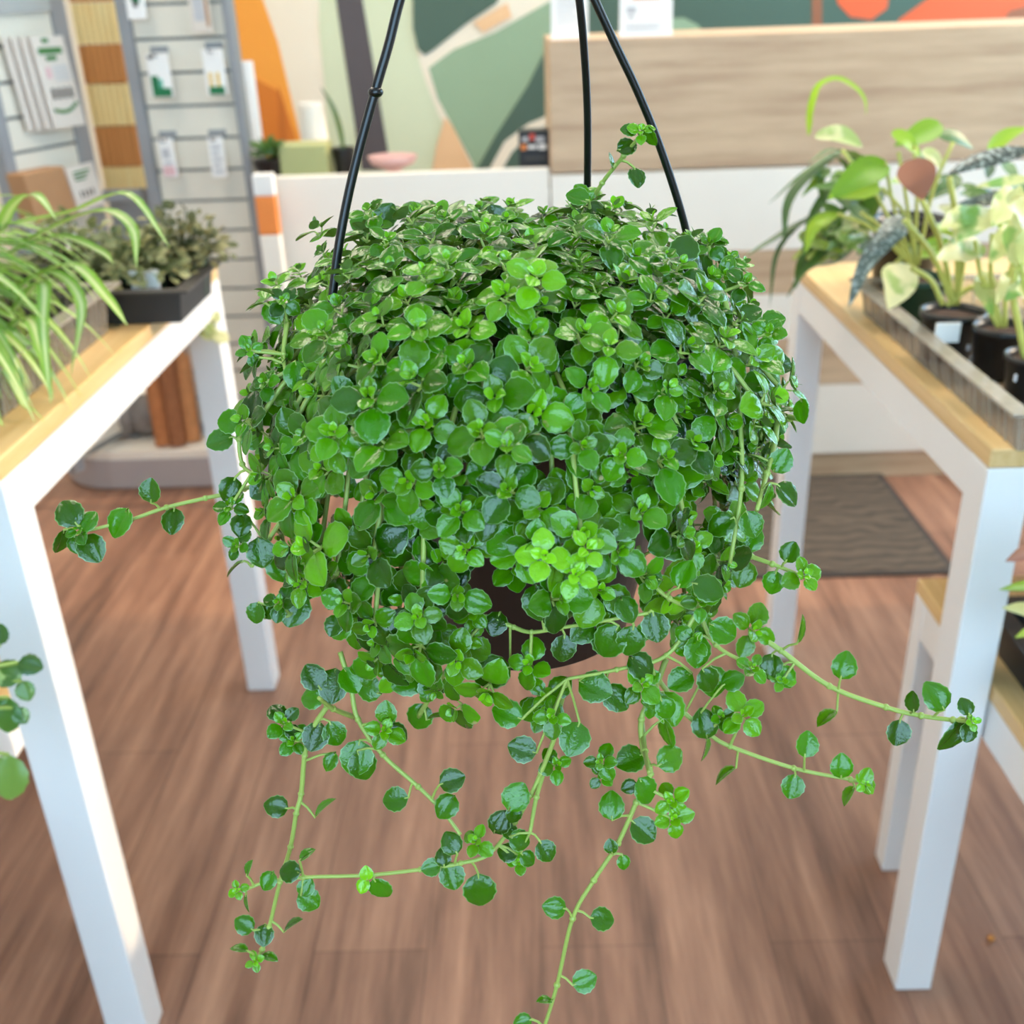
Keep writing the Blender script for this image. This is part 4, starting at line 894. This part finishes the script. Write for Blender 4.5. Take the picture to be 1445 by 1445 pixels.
runner([[(900, 770), (915, 815), (945, 845), (985, 862)], [(985, 862), (940, 925), (870, 945), (800, 958)], [(985, 862), (1010, 910), (1062, 940)], [(690, 870), (725, 885), (750, 892), (790, 886), (840, 878), (915, 865)]],
       [(950, 770, 48, -20), (915, 815, 40, 190), (1000, 830, 46, 20), (965, 810, 42, -70), (925, 885, 44, 80), (890, 905, 46, 100), (860, 905, 52, 120), (840, 970, 50, 20), (810, 1043, 50, 110), (737, 1057, 42, 195), (716, 1007, 44, 200), (695, 950, 54, 160), (760, 850, 52, 80), (985, 920, 46, 90), (1020, 890, 44, 30), (960, 960, 40, 150), (1000, 960, 40, 60), (905, 940, 44, 40), (940, 1000, 34, 60), (870, 985, 44, 40), (885, 860, 40, 60), (700, 880, 36, 110), (795, 915, 40, 95)],
       [(658, 905, 66, .3), (748, 938, 60, .2), (725, 800, 60, .1), (848, 1075, 44, .1), (780, 1010, 50, .2), (980, 905, 50, .1), (905, 965, 56, .15), (990, 850, 50, .1), (848, 1095, 34, .1), (1062, 942, 40, .15), (665, 865, 44, .25), (590, 900, 56, .1), (530, 880, 54, .1), (480, 860, 56, .05), (630, 830, 56, .1), (560, 830, 50, .1), (440, 790, 50, .05)], .385, .365, 3.6)
runner([[(470, 800), (430, 850), (405, 870)], [(405, 455), (400, 500), (403, 525)], [(400, 565), (352, 595), (338, 620), (342, 655), (355, 668)], [(420, 700), (380, 760), (355, 800)]],
       [(355, 612, 48, 80), (310, 622, 38, 160), (324, 600, 22, -40, 'e'), (415, 860, 52, 110), (362, 865, 32, 100), (380, 860, 30, -60), (325, 690, 36, 110), (330, 800, 34, 150, 'e'), (368, 780, 44, 80), (390, 640, 44, 60), (370, 690, 40, 140), (340, 740, 34, 100), (395, 800, 44, 70), (430, 830, 40, 20), (375, 410, 30, -150, 'e'), (360, 430, 30, 170, 'e'), (385, 440, 36, 60), (345, 500, 30, 160, 'e'), (360, 520, 34, 110, 'e'), (420, 530, 44, 80)],
       [(335, 770, 40, .0), (400, 425, 44, .0), (352, 495, 38, .05), (375, 540, 44, .0), (325, 715, 46, .05), (395, 850, 44, .0)], .45, .43, 3.8)
runner([[(565, 395), (548, 355), (530, 318)], [(590, 380), (575, 350)], [(715, 350), (712, 318)], [(745, 350), (745, 330)], [(1000, 380), (1005, 345)], [(660, 370), (655, 345)]], [(512, 315, 38, -160), (545, 305, 40, -60), (520, 330, 34, 130), (572, 340, 40, -60), (700, 305, 34, -120), (730, 320, 34, 10)], [(530, 312, 46, .1, (0, 1.0)), (574, 345, 50, .05, (.2, .8)), (712, 312, 46, .1, (0, 1.1)), (748, 326, 44, .05, (.2, 1.1)), (1003, 340, 50, .05, (0, .8)), (655, 345, 44, .05, (0, 1.0))], .50, .51, 3.4)
# bright young tips over the front
runner([[(800, 700), (790, 750), (775, 780), (768, 792)]],
       [(815, 700, 40, -90), (860, 725, 40, -20, 'f', .35)], [(768, 785, 66, .75, (0, .3)), (828, 775, 60, .7, (.2, .3)), (812, 810, 60, .65, (.1, .2)), (755, 392, 86, .5, (0, .5)), (472, 612, 76, .15, (0, .3)), (590, 465, 84, .2, (0, .5)), (715, 630, 70, .15, (0, .4)), (590, 870, 60, .2, (0, .2)), (860, 490, 76, .25, (0, .5)), (650, 720, 70, .1, (0, .2)), (520, 300, 50, .05, (-.3, .9)), (545, 340, 50, .1, (.3, .9)), (715, 312, 46, .1, (0, 1)), (940, 365, 50, .0, (.3, 1))], .372, .355, 3.4, True)

# ================================================================== LIGHT, WORLD, CAMERA
W = bpy.data.worlds.new('sky'); scene.world = W; W.use_nodes = True
bg = W.node_tree.nodes['Background']; bg.inputs['Color'].default_value = (.47, .75, 1.0, 1); bg.inputs['Strength'].default_value = 7.0
sl = bpy.data.lights.new('sun', 'SUN'); sl.energy = 2.5; sl.color = (1, .74, .46); sl.angle = math.radians(1.2)
so = bpy.data.objects.new('sun', sl); COL.objects.link(so); so.rotation_euler = Vector((-1, .02, -.44)).to_track_quat('-Z', 'Y').to_euler()
cam = bpy.data.cameras.new('camera'); co = bpy.data.objects.new('camera', cam); COL.objects.link(co)
M = Matrix((CX, CU, -CF)).transposed().to_4x4(); M.translation = CAM; co.matrix_world = M
cam.sensor_width = 36; cam.lens = 36 * FPX / 1445; cam.clip_start = .02
cam.dof.use_dof = True; cam.dof.focus_distance = .455; cam.dof.aperture_fstop = 10.5
scene.camera = co
scene.view_settings.view_transform = 'Standard'; scene.view_settings.look = 'None'; scene.view_settings.exposure = 0.22; scene.view_settings.gamma = 1.0
scene.view_settings.use_curve_mapping = False
cy = scene.cycles; cy.max_bounces = 8; cy.diffuse_bounces = 4; cy.glossy_bounces = 3; cy.transmission_bounces = 4; cy.transparent_max_bounces = 12
cy.caustics_reflective = False; cy.caustics_refractive = False; cy.sample_clamp_indirect = 8.0
